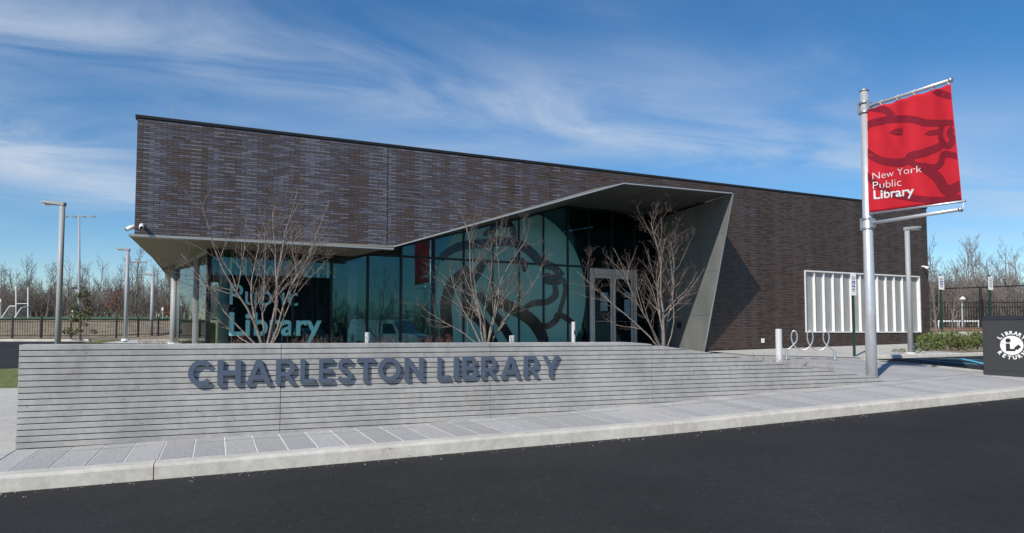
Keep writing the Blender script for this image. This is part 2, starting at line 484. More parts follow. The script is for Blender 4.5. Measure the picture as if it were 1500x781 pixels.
def ribbon(pts, width, taper=0.0):
    """2D stroke as a list of quads"""
    c = catmull(pts); q = []; n = len(c)
    L = []; R = []
    for i, p in enumerate(c):
        d = c[min(i + 1, n - 1)] - c[max(i - 1, 0)]; d = d.normalized() if d.length > 1e-9 else V((1, 0)); nn = V((-d.y, d.x))
        e = min(i, n - 1 - i) / (n - 1) * 2
        w = width * .5 * (1 - taper * (1 - min(1, e * 2.0)))
        L.append(p + nn * w); R.append(p - nn * w)
    return L, R


# ------------------------------------------------------------------ the ground
def sheet(name, poly_fn, m, kind='structure'):
    pass


def grid_sheet(name, xs, ys, zf, m, parent=None, kind='structure', smooth=True):
    b = MB(); nx, ny = len(xs), len(ys)
    for y in ys:
        for x in xs: b.v.append((x, y, zf(x, y)))
    for j in range(ny - 1):
        for i in range(nx - 1):
            k = j * nx + i; b.f.append((k, k + 1, k + nx + 1, k + nx))
    o = b.build(name, m, parent, smooth)
    if kind and parent is None: o['kind'] = kind
    return o


def tw_sheet(name, ts, ws, zf, m, parent=None, kind='structure'):
    b = MB(); nt, nw = len(ts), len(ws)
    for w in ws:
        for t in ts:
            p = TW(t, w); b.v.append((p.x, p.y, zf(t, w)))
    for j in range(nw - 1):
        for i in range(nt - 1):
            k = j * nt + i; b.f.append((k, k + 1, k + nt + 1, k + nt))
    o = b.build(name, m, parent, True)
    if kind and parent is None: o['kind'] = kind
    return o


def lin(a, b, n): return [a + (b - a) * i / (n - 1) for i in range(n)]


def hdrape(poly, zoff, name, m, kind='structure', sub=1.2, parent=None):
    """a polygon on the ground, cut into a fine mesh and draped over the terrain"""
    bm = bmesh.new(); vs = [bm.verts.new((p[0], p[1], 0)) for p in poly]; bm.faces.new(vs)
    xs = [p[0] for p in poly]; ys = [p[1] for p in poly]
    for lo, hi, nrm in ((min(xs), max(xs), V((1, 0, 0))), (min(ys), max(ys), V((0, 1, 0)))):
        k = lo + sub
        while k < hi:
            bmesh.ops.bisect_plane(bm, geom=bm.verts[:] + bm.edges[:] + bm.faces[:], plane_co=nrm * k, plane_no=nrm); k += sub
    for v in bm.verts: v.co.z = height(v.co.x, v.co.y) + zoff
    bmesh.ops.recalc_face_normals(bm, faces=bm.faces)
    if sum(f.normal.z for f in bm.faces) < 0: bmesh.ops.reverse_faces(bm, faces=bm.faces[:])
    me = bpy.data.meshes.new(name); bm.to_mesh(me); bm.free(); me.materials.append(m); o = link(name, me, parent)
    if kind and parent is None: o['kind'] = kind
    return o


def frange(a, b, s):
    o = []; x = a
    while x < b: o.append(x); x += s
    return o + [b]


xs = [-900, -500, -300, -200, -150] + frange(-110, 110, 2.0) + [150, 200, 300, 500, 900]
ys = [-700, -400, -250, -150, -100] + frange(-70, 160, 2.0) + [200, 260, 350, 500, 700, 1100]


def ground_z(x, y):
    # keep the base sheet safely below the paving sheets laid on it near the street
    t, w = tw((x, y)); d = 0.10 if (w < 12 and -40 < t < 60) else 0.05
    lo = min(height(x + a, y + b) for a in (-1, 0, 1) for b in (-1, 0, 1)) if (abs(x) < 60 and y < 40) else height(x, y)
    return lo - d


grid_sheet('ground', xs, ys, ground_z, M_DRY)
ts = [-120, -60, -40] + frange(-30, 46, 1.0) + [60, 90, 140]
tw_sheet('road', ts, [-70, -40, -25, -12, -6, -3, -1.9], lambda t, w: zc(t) - .15 - .004 * min(20, max(0, -1.85 - w)), M_ASPH)

# kerb: long cast stones with open joints
kerb = thing('kerb', None, None, TW(0, -1.7)); kerb['kind'] = 'structure'
joints = [-30, -6.1, 1.68, 8.47, 14.75, 21, 28, 36, 46]
for a, b in zip(joints[:-1], joints[1:]):
    k = MB(); n = max(2, int((b - a) / .8)); T = lin(a + .005, b - .005, n)
    prof_k = [(-1.90, -.30), (-1.868, -.020), (-1.855, .004), (-1.835, .013), (-1.565, .006), (-1.552, -.004), (-1.55, -.30)]
    for t in T:
        for w, dz in prof_k:
            p = TW(t, w); wob = .004 * math.sin(t * 3.1 + w * 9)
            k.v.append((p.x + wob * N1.x, p.y + wob * N1.y, zc(t) + dz))
    q = len(prof_k)
    for i in range(n - 1):
        for j in range(q - 1): k.f.append((i * q + j, i * q + j + 1, (i + 1) * q + j + 1, (i + 1) * q + j))
    k.f.append(tuple(range(q))); k.f.append(tuple((n - 1) * q + j for j in reversed(range(q))))
    k.build('kerb_stone', M_KERB, kerb)
base = tw_sheet('kerb_bedding', lin(-30, 46, 77), [-1.855, -1.56], lambda t, w: zc(t) - .05, mat('joint_mortar', (.20, .19, .17), .95), kerb)

# sidewalk of narrow granite pavers over a pale joint bed
walk = thing('sidewalk', None, None, TW(0, -.8)); walk['kind'] = 'structure'


def walk_z(t, w): return zc(t) + (zw(t) - zc(t)) * (w + 1.55) / 1.55


tw_sheet('joint_bed', lin(-.0, 24, 49), [-1.55, -.8, 0.02], lambda t, w: walk_z(t, w) - .004, M_JOINT, walk)


def paver(t0, t1, w0, w1, zf, parent, sk=0.0):
    j = random.uniform(-.0012, .0012)
    c = [(t0, w0), (t1, w0), (t1 + sk, w1), (t0 + sk, w1)]
    top = [TW(t, w, zf(t, w) + .002 + j) for t, w in c]; bot = [p - V((0, 0, .03)) for p in top]
    MB().hexa(bot, top).build('paver', M_PAVER, parent)


PW = .355
for i in range(0, 67):
    t = .28 - .0 + PW * (i - 1)
    if t < 0: t0 = 0.01
    else: t0 = t + .009
    paver(t0, t + PW - .009, -1.546, .015, walk_z, walk)
plaza = thing('plaza', None, None, TW(16, 1)); plaza['kind'] = 'structure'


def hz(t, w):
    p = TW(t, w); return height(p.x, p.y)


tw_sheet('joint_bed', lin(11.0, 26, 41), lin(0.02, 9, 19), lambda t, w: hz(t, w) + .006, mat('plaza_joint', (.45, .46, .47), .9, var=.1, scale=12), plaza)
for r in range(3):
    for i in range(34):
        t = 14.98 + PW * i + (r % 2) * .17
        w0 = .025 + 1.5 * r
        if t > 24.5 or (r > 0 and t > 22.6): continue
        paver(t + .006, t + PW - .006, w0 + .006, w0 + 1.494, lambda a, b: hz(a, b) + .012, plaza)
tw_sheet('paver_field', lin(11.0, 24, 33), [4.55, 6, 7.5, 9], lambda t, w: hz(t, w) + .012, M_PAVER, plaza)
# surveyor's line on the paving
ln = MB()
for a, b in zip(lin(.5, 24, 48)[:-1], lin(.5, 24, 48)[1:]):
    if (int(a * 2) % 7) == 3: continue
    wq = -.36
    ln.face([TW(a, wq, walk_z(a, wq) + .0075), TW(b, wq, walk_z(b, wq) + .0075), TW(b, wq + .022, walk_z(b, wq) + .008), TW(a, wq + .022, walk_z(a, wq) + .008)])
ln.build('chalk_line', M_CHALK, walk)

gb = MB(); rg = random.Random(3)
for _ in range(420):
    t = rg.uniform(-2, 22); w = -1.93 - abs(rg.gauss(0, .16)); q = TW(t, w, zc(t) - .148 - .004 * max(0, -1.85 - w)); r = rg.uniform(.004, .013); a = rg.uniform(0, 3)
    gb.hexa([q + V((math.cos(a + k) * r, math.sin(a + k) * r * .7, 0)) for k in (0, 2.1, 4.2)], [q + V((math.cos(a + k) * r * .5, math.sin(a + k) * r * .4, r * .8)) for k in (0, 2.1, 4.2)])
gb.build('grit', mat('grit', (.26, .23, .19), .9, var=.5, scale=40))['kind'] = 'stuff'
# left of the wall: concrete path, lawn, drive
path = tw_sheet('path', lin(-30, 0.0, 31), lin(-1.56, 8.95, 11), lambda t, w: hz(t, w) + .004, M_PATH)
drive_poly = [TW(-60, 16.1), TW(-2, 16.0)] + [ghit(170, 503), ghit(130, 500.5), ghit(-40, 500.5), ghit(-400, 501)]
tw_sheet('lawn', lin(-40, 1.0, 24), lin(8.97, 16.1, 7), lambda t, w: hz(t, w) - .005, M_LAWN)
hdrape([(p.x, p.y) for p in drive_poly], -.01, 'driveway', M_ASPH, sub=2.0)
kb = MB()
pa = [ghit(u, 500.0) for u in (-400, -200, -40, 40, 130)]
for a, b in zip(pa[:-1], pa[1:]):
    kb.hexa([a, b, b + V((0, .25, 0)), a + V((0, .25, 0))], [p + V((0, 0, .12)) for p in (a, b, b + V((0, .25, 0)), a + V((0, .25, 0)))])
kb.build('drive_kerb', M_KERB)['kind'] = 'structure'
hdrape([(p.x, p.y) for p in (ghit(150, 503.5), ghit(262, 503.5), ghit(262, 497.5), ghit(200, 497.5))], .02, 'side_path', M_PATH)
hdrape([(p.x, p.y) for p in (ghit(120, 503), ghit(165, 503), ghit(195, 498.3), ghit(150, 498.5))], .015, 'grass_verge', M_LAWN)
# playing field beyond the berm
hdrape([(-140, 60.5), (4, 60.5), (4, 126), (-140, 126)], .03, 'playing_field', M_FIELD, sub=6)
# parking lot on the right
lot = [ghit(1262, 527.2), ghit(1441, 545.5), ghit(1530, 553), ghit(1640, 548), ghit(1640, 521), ghit(1440, 522.5), ghit(1330, 526)]
hdrape([(p.x, p.y) for p in lot], .035, 'parking_lot', M_ASPH, sub=.8)
mk = [((1339, 528), (1432, 536.3), .10), ((1374, 526.3), (1470, 531.5), .10), ((1408, 527.7), (1447, 537.3), .16)]
for i, (a, b, wd) in enumerate(mk):
    A, B = ghit(*a), ghit(*b); d = (B - A).normalized(); nn = V((-d.y, d.x, 0)) * wd / 2
    hdrape([(q.x, q.y) for q in (A - nn, B - nn, B + nn, A + nn)], .041 + .003 * i, 'parking_line', M_BLUELINE, sub=.8)
# edge stone between plaza and lot, and the far kerb with the walk beside the building


def kerb_strip(pts, wid, hh, name, m, back=V((0, 1, 0))):
    b = MB(); P = [V(p) for p in pts]
    rows = []
    for p in P:
        q = p + back * wid
        rows.append([p - V((0, 0, .2)), p + V((0, 0, hh - .015)), p + back * .02 + V((0, 0, hh)), q + V((0, 0, hh)), q - V((0, 0, .2))])
    for r in rows: b.v += [tuple(x) for x in r]
    for i in range(len(rows) - 1):
        for j in range(4): b.f.append((i * 5 + j, i * 5 + j + 1, i * 5 + j + 6, i * 5 + j + 5))
    b.f.append((0, 1, 2, 3, 4)); k = (len(rows) - 1) * 5; b.f.append((k + 4, k + 3, k + 2, k + 1, k))
    o = b.build(name, m); o['kind'] = 'structure'; return o


kerb_strip([ghit(u, v) for u, v in ((1262, 527.5), (1300, 531.0), (1350, 536.3), (1400, 541.3), (1441, 545.8))], .16, .05, 'edge_stone', M_KERB, V((-.25, -.97, 0)))
kerb_strip([ghit(u, v) for u, v in ((1266, 527.6), (1300, 527.2), (1330, 526.4), (1370, 525), (1440, 523), (1560, 521.5))], .2, .14, 'far_kerb', M_KERB)
# ------------------------------------------------------------------ the library building
AF = math.radians(64.5)
DF = V((math.sin(AF), math.cos(AF), 0)); NF = V((math.cos(AF), -math.sin(AF), 0))
F0 = V((8.8234, 26.0, 0))
UP = V((0, 0, 1))
AG = math.radians(60)
DG = V((math.sin(AG), math.cos(AG), 0)); NG = V((math.cos(AG), -math.sin(AG), 0))
G0 = V((-8.5521, 19.977, 0))
FLOOR = 1.05


def FP(s, z, n=0.0): return F0 + DF * s + NF * n + UP * z


def GP(s, z, n=0.0): return G0 + DG * s + NG * n + UP * z


S0, S1, ZR, ZS = -20.07, 9.97, 7.0, 4.0
P1 = FP(-13.55, 4.06); P2 = V((3.43, 21.6, 6.2)); A3 = V((7.25, 23.15, 6.2)); B3 = FP(-2.34, FLOOR - .1)
P2n = (P2 - F0).dot(NF); A3n = (A3 - F0).dot(NF); sP2 = (P2 - F0).dot(DF); sA3 = (A3 - F0).dot(DF)
P2 = FP(sP2, 6.2, P2n); A3 = FP(sA3, 6.2, A3n)
P2w = FP(sP2, 6.33); A3w = FP(-2.20, 6.33)
lib = thing('library_building', 'long low library of dark brick with a folded metal hood over its glazed entrance', 'building', FP(-5, FLOOR))


def opening(z):
    """s-interval left out of the brick face at height z"""
    if z >= 6.32: return None
    if z > 4.06: a = -13.55 + (z - 4.06) / (6.32 - 4.06) * (sP2 + 13.55)
    elif z > ZS: a = -13.55 - (4.06 - z) / .06 * 6.6
    else: a = -99
    return a, -2.22


SCR0, SCR1, SZ0, SZ1 = 2.68, 9.32, 1.69, 3.99
facade = MB()
# dark mortar face, built as polygons round the openings (12 mm behind the brick faces)
q = -.012
outl = [[FP(S0, ZS, q), FP(-13.55, 4.06, q), FP(sP2, 6.32, q), FP(sP2, ZR, q), FP(S0, ZR, q)],
        [FP(sP2, 6.32, q), FP(-2.22, 6.32, q), FP(-2.22, ZR, q), FP(sP2, ZR, q)],
        [FP(-2.22, FLOOR - .15, q), FP(SCR0, FLOOR - .15, q), FP(SCR0, ZR, q), FP(-2.22, ZR, q)],
        [FP(SCR0, FLOOR - .15, q), FP(S1, FLOOR - .15, q), FP(S1, SZ0, q), FP(SCR0, SZ0, q)],
        [FP(SCR0, SZ1, q), FP(S1, SZ1, q), FP(S1, ZR, q), FP(SCR0, ZR, q)]]
for p in outl: facade.plate(p, NF * -.28)
wall = facade.build('brick_wall', M_MORTAR, lib)
BL, BH, CH = .262, .041, .0498
zz0 = FLOOR + .01; ncourse = int((ZR - .06 - zz0) / CH)
colnoise = [random.random() for _ in range(400)]
rows = [random.random() for _ in range(400)]
cands = []
for r in range(ncourse):
    z = zz0 + r * CH; zm = z + BH / 2
    off = (r % 2) * .5 * (BL + .008)
    op = opening(zm)
    s = S0 + off - (BL + .008); ci = 0
    while s < S1 + .2:
        a, b = s, s + BL; s += BL + .008; ci += 1
        segs = [(max(a, S0), min(b, S1))]
        if op:
            segs = [x for a0, b0 in segs for x in ((a0, min(b0, op[0])), (max(a0, op[1]), b0))]
        if SZ0 - .03 < zm < SZ1 + .03:
            segs = [x for a0, b0 in segs for x in ((a0, min(b0, SCR0)), (max(a0, SCR1 + .1), b0))]
        for j in (-13.7,):
            segs = [x for a0, b0 in segs for x in ((a0, min(b0, j - .008)), (max(a0, j + .008), b0))]
        for a0, b0 in segs:
            if b0 - a0 > .02:
                cn = colnoise[(ci * 2 + (r % 2)) % 400]
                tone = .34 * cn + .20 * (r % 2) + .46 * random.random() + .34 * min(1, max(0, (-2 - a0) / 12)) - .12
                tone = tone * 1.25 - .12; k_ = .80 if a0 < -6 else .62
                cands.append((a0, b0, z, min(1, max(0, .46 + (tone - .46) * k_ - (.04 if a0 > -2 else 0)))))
full = [(FP((a + b) / 2, z).length, i) for i, (a, b, z, t) in enumerate(cands) if abs(b - a - BL) < 1e-4]
near = set(i for _, i in sorted(full)[:298])
stuff = MB()


def brick_solid(mb, a, b, z, n0, n1):
    i = len(mb.v); c = .0
    mb.v += [tuple(FP(a, z, n0)), tuple(FP(b, z, n0)), tuple(FP(b, z + BH, n0)), tuple(FP(a, z + BH, n0)),
             tuple(FP(a, z, n1)), tuple(FP(b, z, n1)), tuple(FP(b, z + BH, n1)), tuple(FP(a, z + BH, n1))]
    mb.f += [(i + 4, i + 5, i + 6, i + 7), (i, i + 1, i + 5, i + 4), (i + 1, i + 2, i + 6, i + 5), (i + 2, i + 3, i + 7, i + 6), (i + 3, i, i + 4, i + 7)]


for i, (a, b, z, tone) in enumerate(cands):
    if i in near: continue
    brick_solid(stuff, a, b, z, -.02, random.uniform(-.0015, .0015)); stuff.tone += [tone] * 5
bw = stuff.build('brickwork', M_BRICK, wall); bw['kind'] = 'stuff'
one = MB(); brick_solid(one, 0, BL, 0, -.02, 0)
o_ = FP(0, 0); one.v = [tuple(V(p) - o_) for p in one.v]
me1 = one.mesh('brick'); me1.materials.append(M_BRICK1)
wmi = parent_matrix(wall).inverted()
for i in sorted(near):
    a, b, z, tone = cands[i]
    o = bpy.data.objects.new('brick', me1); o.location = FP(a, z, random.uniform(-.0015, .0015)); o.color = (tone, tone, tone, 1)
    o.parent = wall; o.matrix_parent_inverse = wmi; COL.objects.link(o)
# control joint is a gap; metal strip at the bottom edge of the raised brick, coping on the roof
tr = MB()
tr.box(FP((S0 - 13.55) / 2 - .03, ZS + .018, -.10), DF * ((-13.55 - S0) / 2 + .06), NF * .125, UP * .022 + DF * 0)
tr.build('soffit_edge', M_TRIM, lib)
cp = MB()
cp.box(FP((S0 + S1) / 2, ZR + .0, -.15), DF * ((S1 - S0) / 2 + .05), NF * .16, UP * .03)
cp.build('roof_coping', M_COPING, lib)
ce = MB(); ce.box(FP((S0 + S1) / 2, ZR + .035, -.15), DF * ((S1 - S0) / 2 + .055), NF * .165, UP * .004)
ce.build('coping_cap', mat('coping_cap', (.30, .30, .30), .4, metal=.5), lib)
# body of the building behind the front
BD = V((-.386, .922, 0)); LEN = 16.0
cL = FP(S0 + .01, 0, -.04); cR = FP(S1 - .01, 0, -.04)
side = MB()
side.plate([cL + UP * ZS, cL + BD * LEN + UP * ZS, cL + BD * LEN + UP * (ZR - .06), cL + UP * (ZR - .06)], DF * .25)
side.build('side_wall', M_MORTAR, lib)
rs = MB(); RB = -NF
rs.plate([cR + UP * (FLOOR - .15), cR + RB * LEN + UP * (FLOOR - .15), cR + RB * LEN + UP * (ZR - .06), cR + UP * (ZR - .06)], DF * -.25)
rs.build('side_wall', M_MORTAR, lib)
bk = MB(); bl_, br_ = cL + BD * LEN, cR + RB * LEN
bk.plate([bl_ + UP * ZS, br_ + UP * ZS, br_ + UP * (ZR - .06), bl_ + UP * (ZR - .06)], V((.1, .3, 0)))
bk.build('back_wall', M_MORTAR, lib)
rf = MB(); rf.plate([cL + UP * (ZR - .3), cR + UP * (ZR - .3), br_ + UP * (ZR - .3), bl_ + UP * (ZR - .3)], UP * -.2)
rf.build('roof', M_COPING, lib)
for s in (-19.3, -9.9, -13.9 + 1.2, -4.2, 1.4, 6.2):
    MB().tube([FP(s, ZR, -.3), FP(s, ZR + .45, -.3)], .006, 5).build('lightning_rod', M_GREY, lib)
# ---- glass wall: outline of its head
zhead = lambda s: float(np.interp(s, [0, 4.1, 12.21, 16.62], [4.0, 4.0, 6.35, 6.33]))
GE = 16.60
# soffits and hood
Q3 = GP(4.1, 4.0); R3 = GP(12.21, 6.35); GT = GP(GE, 6.33); GB = GP(GE, FLOOR - .1); GL = GP(0, 4.0)
SL = V((-12.8, 26.0, 4.0)); SL2 = V((-12.36, 25.9, 4.0))


def slab(name, polys, th, m):
    b = MB()
    for p in polys: b.plate(p, th)
    return b.build(name, m, lib)


inn = -NG * .15
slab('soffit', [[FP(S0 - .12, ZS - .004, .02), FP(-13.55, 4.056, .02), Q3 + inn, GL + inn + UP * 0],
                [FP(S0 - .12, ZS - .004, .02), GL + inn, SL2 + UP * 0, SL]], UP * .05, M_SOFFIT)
slab('soffit_panel', [[P1, P2, R3 + inn], [P1, R3 + inn, Q3 + inn]], UP * .03, M_ZINC_SHADE)
slab('soffit_panel', [[P2, A3, GT + inn, R3 + inn]], UP * .03, M_ZINC_SHADE)
hood = MB()
hood.plate([P1 + UP * .01, P2 + UP * .01, P2w + UP * .01], UP * .02); hood.plate([P2 + UP * .01, A3 + UP * .01, A3w + UP * .01, P2w + UP * .01], UP * .02)
hood.build('hood_top', M_ZINC, lib)
edge = MB()
for a, b in ((P1, P2), (P2, A3)):
    d = (b - a); edge.plate([a + NF * .006, b + NF * .006, b + NF * .006 + UP * .036, a + NF * .006 + UP * .036], NF * -.02)
edge.build('hood_edge', M_TRIM, lib)
# entrance return wall: one upright plane whose front edge leans out; three sheet joints
rw_n = (GB - B3); rw_n = V((-rw_n.y, rw_n.x, 0)).normalized()
if rw_n.x > 0: rw_n = -rw_n
levels = [FLOOR - .1, 2.25, 3.75, 5.0, 6.2]


def rw(z, k):   # k=0 front edge, 1 at the glass
    f = (z - B3.z) / (6.2 - B3.z); fr = B3.lerp(A3, f); bkp = GB.lerp(GT, f); p = fr.lerp(bkp, k); p.z = z; return p


for z0, z1 in zip(levels[:-1], levels[1:]):
    for k0, k1 in ((0, .34), (.34, .68), (.68, 1.0)):
        e = .0015
        MB().plate([rw(z0 + .004, k0 + e), rw(z0 + .004, k1 - e), rw(z1 - .004, k1 - e), rw(z1 - .004, k0 + e)], -rw_n * .03).build('return_panel', M_ZINC, lib)
MB().plate([rw(levels[0], 0.01) - rw_n * .032, rw(levels[0], 1) - rw_n * .032, rw(6.2, 1) - rw_n * .032, rw(6.2, 0.01) - rw_n * .032], -rw_n * .03).build('return_wall', M_COPING, lib)
rwe = MB(); rwe.plate([rw(levels[0], 0), rw(6.2, 0), rw(6.2, 0) - rw_n * .045, rw(levels[0], 0) - rw_n * .045], (A3 - B3).cross(rw_n).normalized() * .02)
rwe.build('hood_edge', M_TRIM, lib)
# left pier under the far soffit corner, and the round column
pr = MB(); pe = at_y(259, 470, 27.6); pe.z = FLOOR - .1
pr.plate([SL + V((.02, 0, 0)), at_y(268, 394, 26.1), at_y(263, 430, 26.8), at_y(255, 450, 26.9)], V((.05, .25, 0)))
pr.plate([at_y(255, 450, 26.92), at_y(263, 430, 26.82), V((pe.x + .12, pe.y, pe.z)), V((pe.x, pe.y, pe.z))], V((.05, .24, 0)))
pr.build('leaning_pier', M_SOFFIT, lib)
cc = at_y(253.5, 495, 25.2); cc.z = 0
MB().tube([cc + UP * .6, cc + UP * 4.0], .115, 16).build('column', M_GREY, lib, True)
MB().tube([cc + UP * .6, cc + UP * 1.28], .17, 12).build('column_base', M_WHITE, lib, True)
for f in (.33, .66):
    a, b = P2.lerp(A3, f), R3.lerp(GT, f); MB().plate([a - UP * .004, b - UP * .004, b - UP * .004 + DF * .012, a - UP * .004 + DF * .012], UP * .003).build('soffit_seam', M_COPING, lib)
for s in (-17.6, -15.6):
    a, b = FP(s, ZS - .010, -.05), GP(s + 18.6, ZS - .006, .1); MB().plate([a, b, b + DF * .012, a + DF * .012], UP * .003).build('soffit_seam', M_COPING, lib)
wl = on_plane(997, 477, B3, rw_n)
MB().box(wl + rw_n * .06, V((-rw_n.y, rw_n.x, 0)) * .07, rw_n * .06, UP * .11).build('wall_light', M_BLACKP, lib)
# ---- curtain wall
SV = [0, 1.19, 2.33, 3.48, 4.63, 5.74, 6.88, 7.98, 9.09, 10.15, 11.18, 12.24, 13.2, 14.3, 15.41, GE]
TRZ = 4.1
cw = MB(); ZB = FLOOR
frame = MB()
for i, s in enumerate(SV):
    zt = zhead(s); zb = ZB if not (13.2 < s < 15.4) else TRZ
    frame.box(GP(s, (zb + zt) / 2, -.04), DG * (.035 if 0 < i < len(SV) - 1 else .06), NG * .075, UP * (zt - zb) / 2)
frame.plate([GP(4.5, TRZ - .035, -.05), GP(GE, TRZ - .035, -.05), GP(GE, TRZ + .035, -.05), GP(4.38, TRZ + .035, -.05)], NG * .082)
frame.plate([GP(0, ZB - .02, -.05), GP(13.2, ZB - .02, -.05), GP(13.2, ZB + .09, -.05), GP(0, ZB + .09, -.05)], NG * .084)
hs_ = [0, 4.1, 12.21, GE]
for a, b in zip(hs_[:-1], hs_[1:]):
    frame.plate([GP(a, zhead(a) - .09, -.055), GP(b, zhead(b) - .09, -.055), GP(b, zhead(b) + .03, -.055), GP(a, zhead(a) + .03, -.055)], NG * .088)
fr_ob = frame.build('window_frame', M_MULL, lib)


def pane(pts):
    ta, tb = random.uniform(-.0022, .0022), random.uniform(-.0012, .0012); c0 = pts[0]
    pts = [p + NG * (ta * (p - c0).dot(DG) + tb * (p.z - c0.z)) for p in pts]
    MB().plate([p - NG * .012 for p in pts], NG * .012).build('pane', M_GLASS, fr_ob)


for a, b in zip(SV[:-1], SV[1:]):
    A, B = a + .02, b - .02
    door = (a >= 13.19 and b <= 15.42)
    za, zb = zhead(A) - .02, zhead(B) - .02
    if zb < TRZ + .1: pane([GP(A, ZB, 0), GP(B, ZB, 0), GP(B, zb, 0), GP(A, za, 0)])
    else:
        if not door:
            if za < TRZ: pane([GP(A, ZB, 0), GP(B, ZB, 0), GP(B, TRZ, 0), GP(A, za, 0)])
            else: pane([GP(A, ZB, 0), GP(B, ZB, 0), GP(B, TRZ - .02, 0), GP(A, TRZ - .02, 0)])
        if za > TRZ + .05: pane([GP(A, TRZ + .02, 0), GP(B, TRZ + .02, 0), GP(B, zb, 0), GP(A, za, 0)])
# ---- doors
dz1 = TRZ - .04
fd = MB()
for s, w in ((13.26, .06), (15.36, .06), (14.31, .03)):
    fd.box(GP(s, (ZB + dz1) / 2, .03), DG * w, NG * .075, UP * (dz1 - ZB) / 2)
fd.box(GP(14.31, dz1 - .115, .032), DG * .955, NG * .073, UP * .115)
fd.build('door_frame', M_DOOR, lib)
for a, b in ((13.36, 14.27), (14.35, 15.27)):
    lf = MB(); zt = dz1 - .235
    for s in (a + .045, b - .045): lf.box(GP(s, (ZB + zt) / 2, .02), DG * .036, NG * .028, UP * (zt - ZB) / 2)
    lf.box(GP((a + b) / 2, zt - .06, .02), DG * ((b - a) / 2 - .083), NG * .0275, UP * .06)
    lf.box(GP((a + b) / 2, ZB + .10, .02), DG * ((b - a) / 2 - .083), NG * .0275, UP * .10)
    dr = lf.build('door', M_DOOR, lib)
    MB().plate([GP(a + .083, ZB + .2, .012), GP(b - .083, ZB + .2, .012), GP(b - .083, zt - .12, .012), GP(a + .083, zt - .12, .012)], NG * .012).build('pane', M_GLASS, dr)
    MB().tube([GP(a + .12, ZB + 1.02, .07), GP(b - .12, ZB + 1.02, .07)], .014, 6).build('handle', M_CHROME, dr)
    if a < 14:
        for z0 in (1.42, 1.78): MB().plate([GP(a + .36, ZB + z0, .026), GP(a + .70, ZB + z0, .026), GP(a + .70, ZB + z0 + .33, .026), GP(a + .36, ZB + z0 + .33, .026)], NG * .002).build('notice', mat('notice_paper', (.20, .33, .36), .7), dr)
    else:
        for z0, hh in ((1.25, .62), (1.95, .2)): MB().plate([GP(a + .52, ZB + z0, .026), GP(a + .80, ZB + z0, .026), GP(a + .80, ZB + z0 + hh, .026), GP(a + .52, ZB + z0 + hh, .026)], NG * .002).build('notice', mat('notice_paper', (.20, .33, .36), .7), dr)
# ---- left glass return with bright mullions
LE = V((-12.30, 25.7, 0)); LD = (LE - V((G0.x, G0.y, 0))); LLEN = LD.length; LD = LD.normalized(); LN = V((-LD.y, LD.x, 0))
if LN.dot(V((0, 0, 0)) - G0) < 0: LN = -LN


def LP(s, z, n=0.0): return V((G0.x, G0.y, 0)) + LD * s + LN * n + UP * z


lf_ = MB()
lf_.box(LP(LLEN / 2, 3.95, 0), LD * LLEN / 2, LN * .05, UP * .06); lf_.box(LP(LLEN / 2, FLOOR + .04, 0), LD * LLEN / 2, LN * .05, UP * .05)
lfo = lf_.build('side_window_frame', M_GREY, lib)
divs = [.08, 1.9, 4.0, LLEN]
for s in (1.93, 2.07):
    MB().box(LP(s, 2.5, .02), LD * .022, LN * .05, UP * 1.47).build('side_mullion', M_GREY, lfo)
for a, b in zip([.06, 2.1], [1.9, LLEN - .02]):
    MB().plate([LP(a, FLOOR + .1), LP(b, FLOOR + .1), LP(b, 3.9), LP(a, 3.9)], LN * -.012).build('side_pane', M_GLASS2, lfo)
# ---- interior
itr = MB()
itr.plate([V((-8.3, 20.6, FLOOR - .02)), GP(GE, FLOOR - .02, -.3), br_ + UP * (FLOOR - .02), V((-13.5, 34, FLOOR - .02))], UP * -.05)
itr.build('interior_floor', mat('interior_floor', (.12, .12, .115), .6), lib)
iw = MB(); ib = -NG * 9
iw.plate([GP(3.5, FLOOR, -9), GP(26, FLOOR, -9), GP(26, 6.6, -9), GP(3.5, 6.6, -9)], ib.normalized() * .1)
iw.build('interior_wall', M_INT, lib)
MB().plate([GP(2.0, 6.0, -9), GP(GE + 3, 6.9, -9), GP(GE + .0, 6.9, -.35), GP(13.5, 6.9, -.35)], UP * .08).build('ceiling', M_INT, lib)
MB().plate([GP(.7, FLOOR, -2.2), GP(4.75, FLOOR, -2.2), GP(4.75, 3.55, -2.2), GP(.7, 3.55, -2.2)], -NG * .15).build('partition', M_INTD, lib)
for s, n in ((.55, -1.0), (4.55, -1.3), (10.3, -2.2)):
    MB().tube([GP(s, FLOOR, n), GP(s, 5.9 if s > 9 else 3.95, n)], .16, 14).build('interior_column', mat('interior_column', (.55, .60, .60), .6), lib, True)
MB().box(GP(.22, FLOOR + .42, -.7), DG * .07, NG * .07, UP * .45).build('bollard_sleeve', M_YELLOW, lib)
for s, n in ((12.7, -2.0), (14.0, -3.4), (11.4, -4.2), (15.5, -2.6), (16.8, -4.4), (9.2, -3.0), (13.0, -6.4)):
    MB().tube([GP(s, 6.80, n), GP(s, 6.86, n)], .10, 10).build('downlight', M_LAMPW, lib)
# ---- printed film on the glass: words and the lion roundel
nb = -.022


def glass_sz(u, v):
    p = on_plane(u, v, GP(0, 0, nb), NG); return (p - G0).dot(DG), p.z


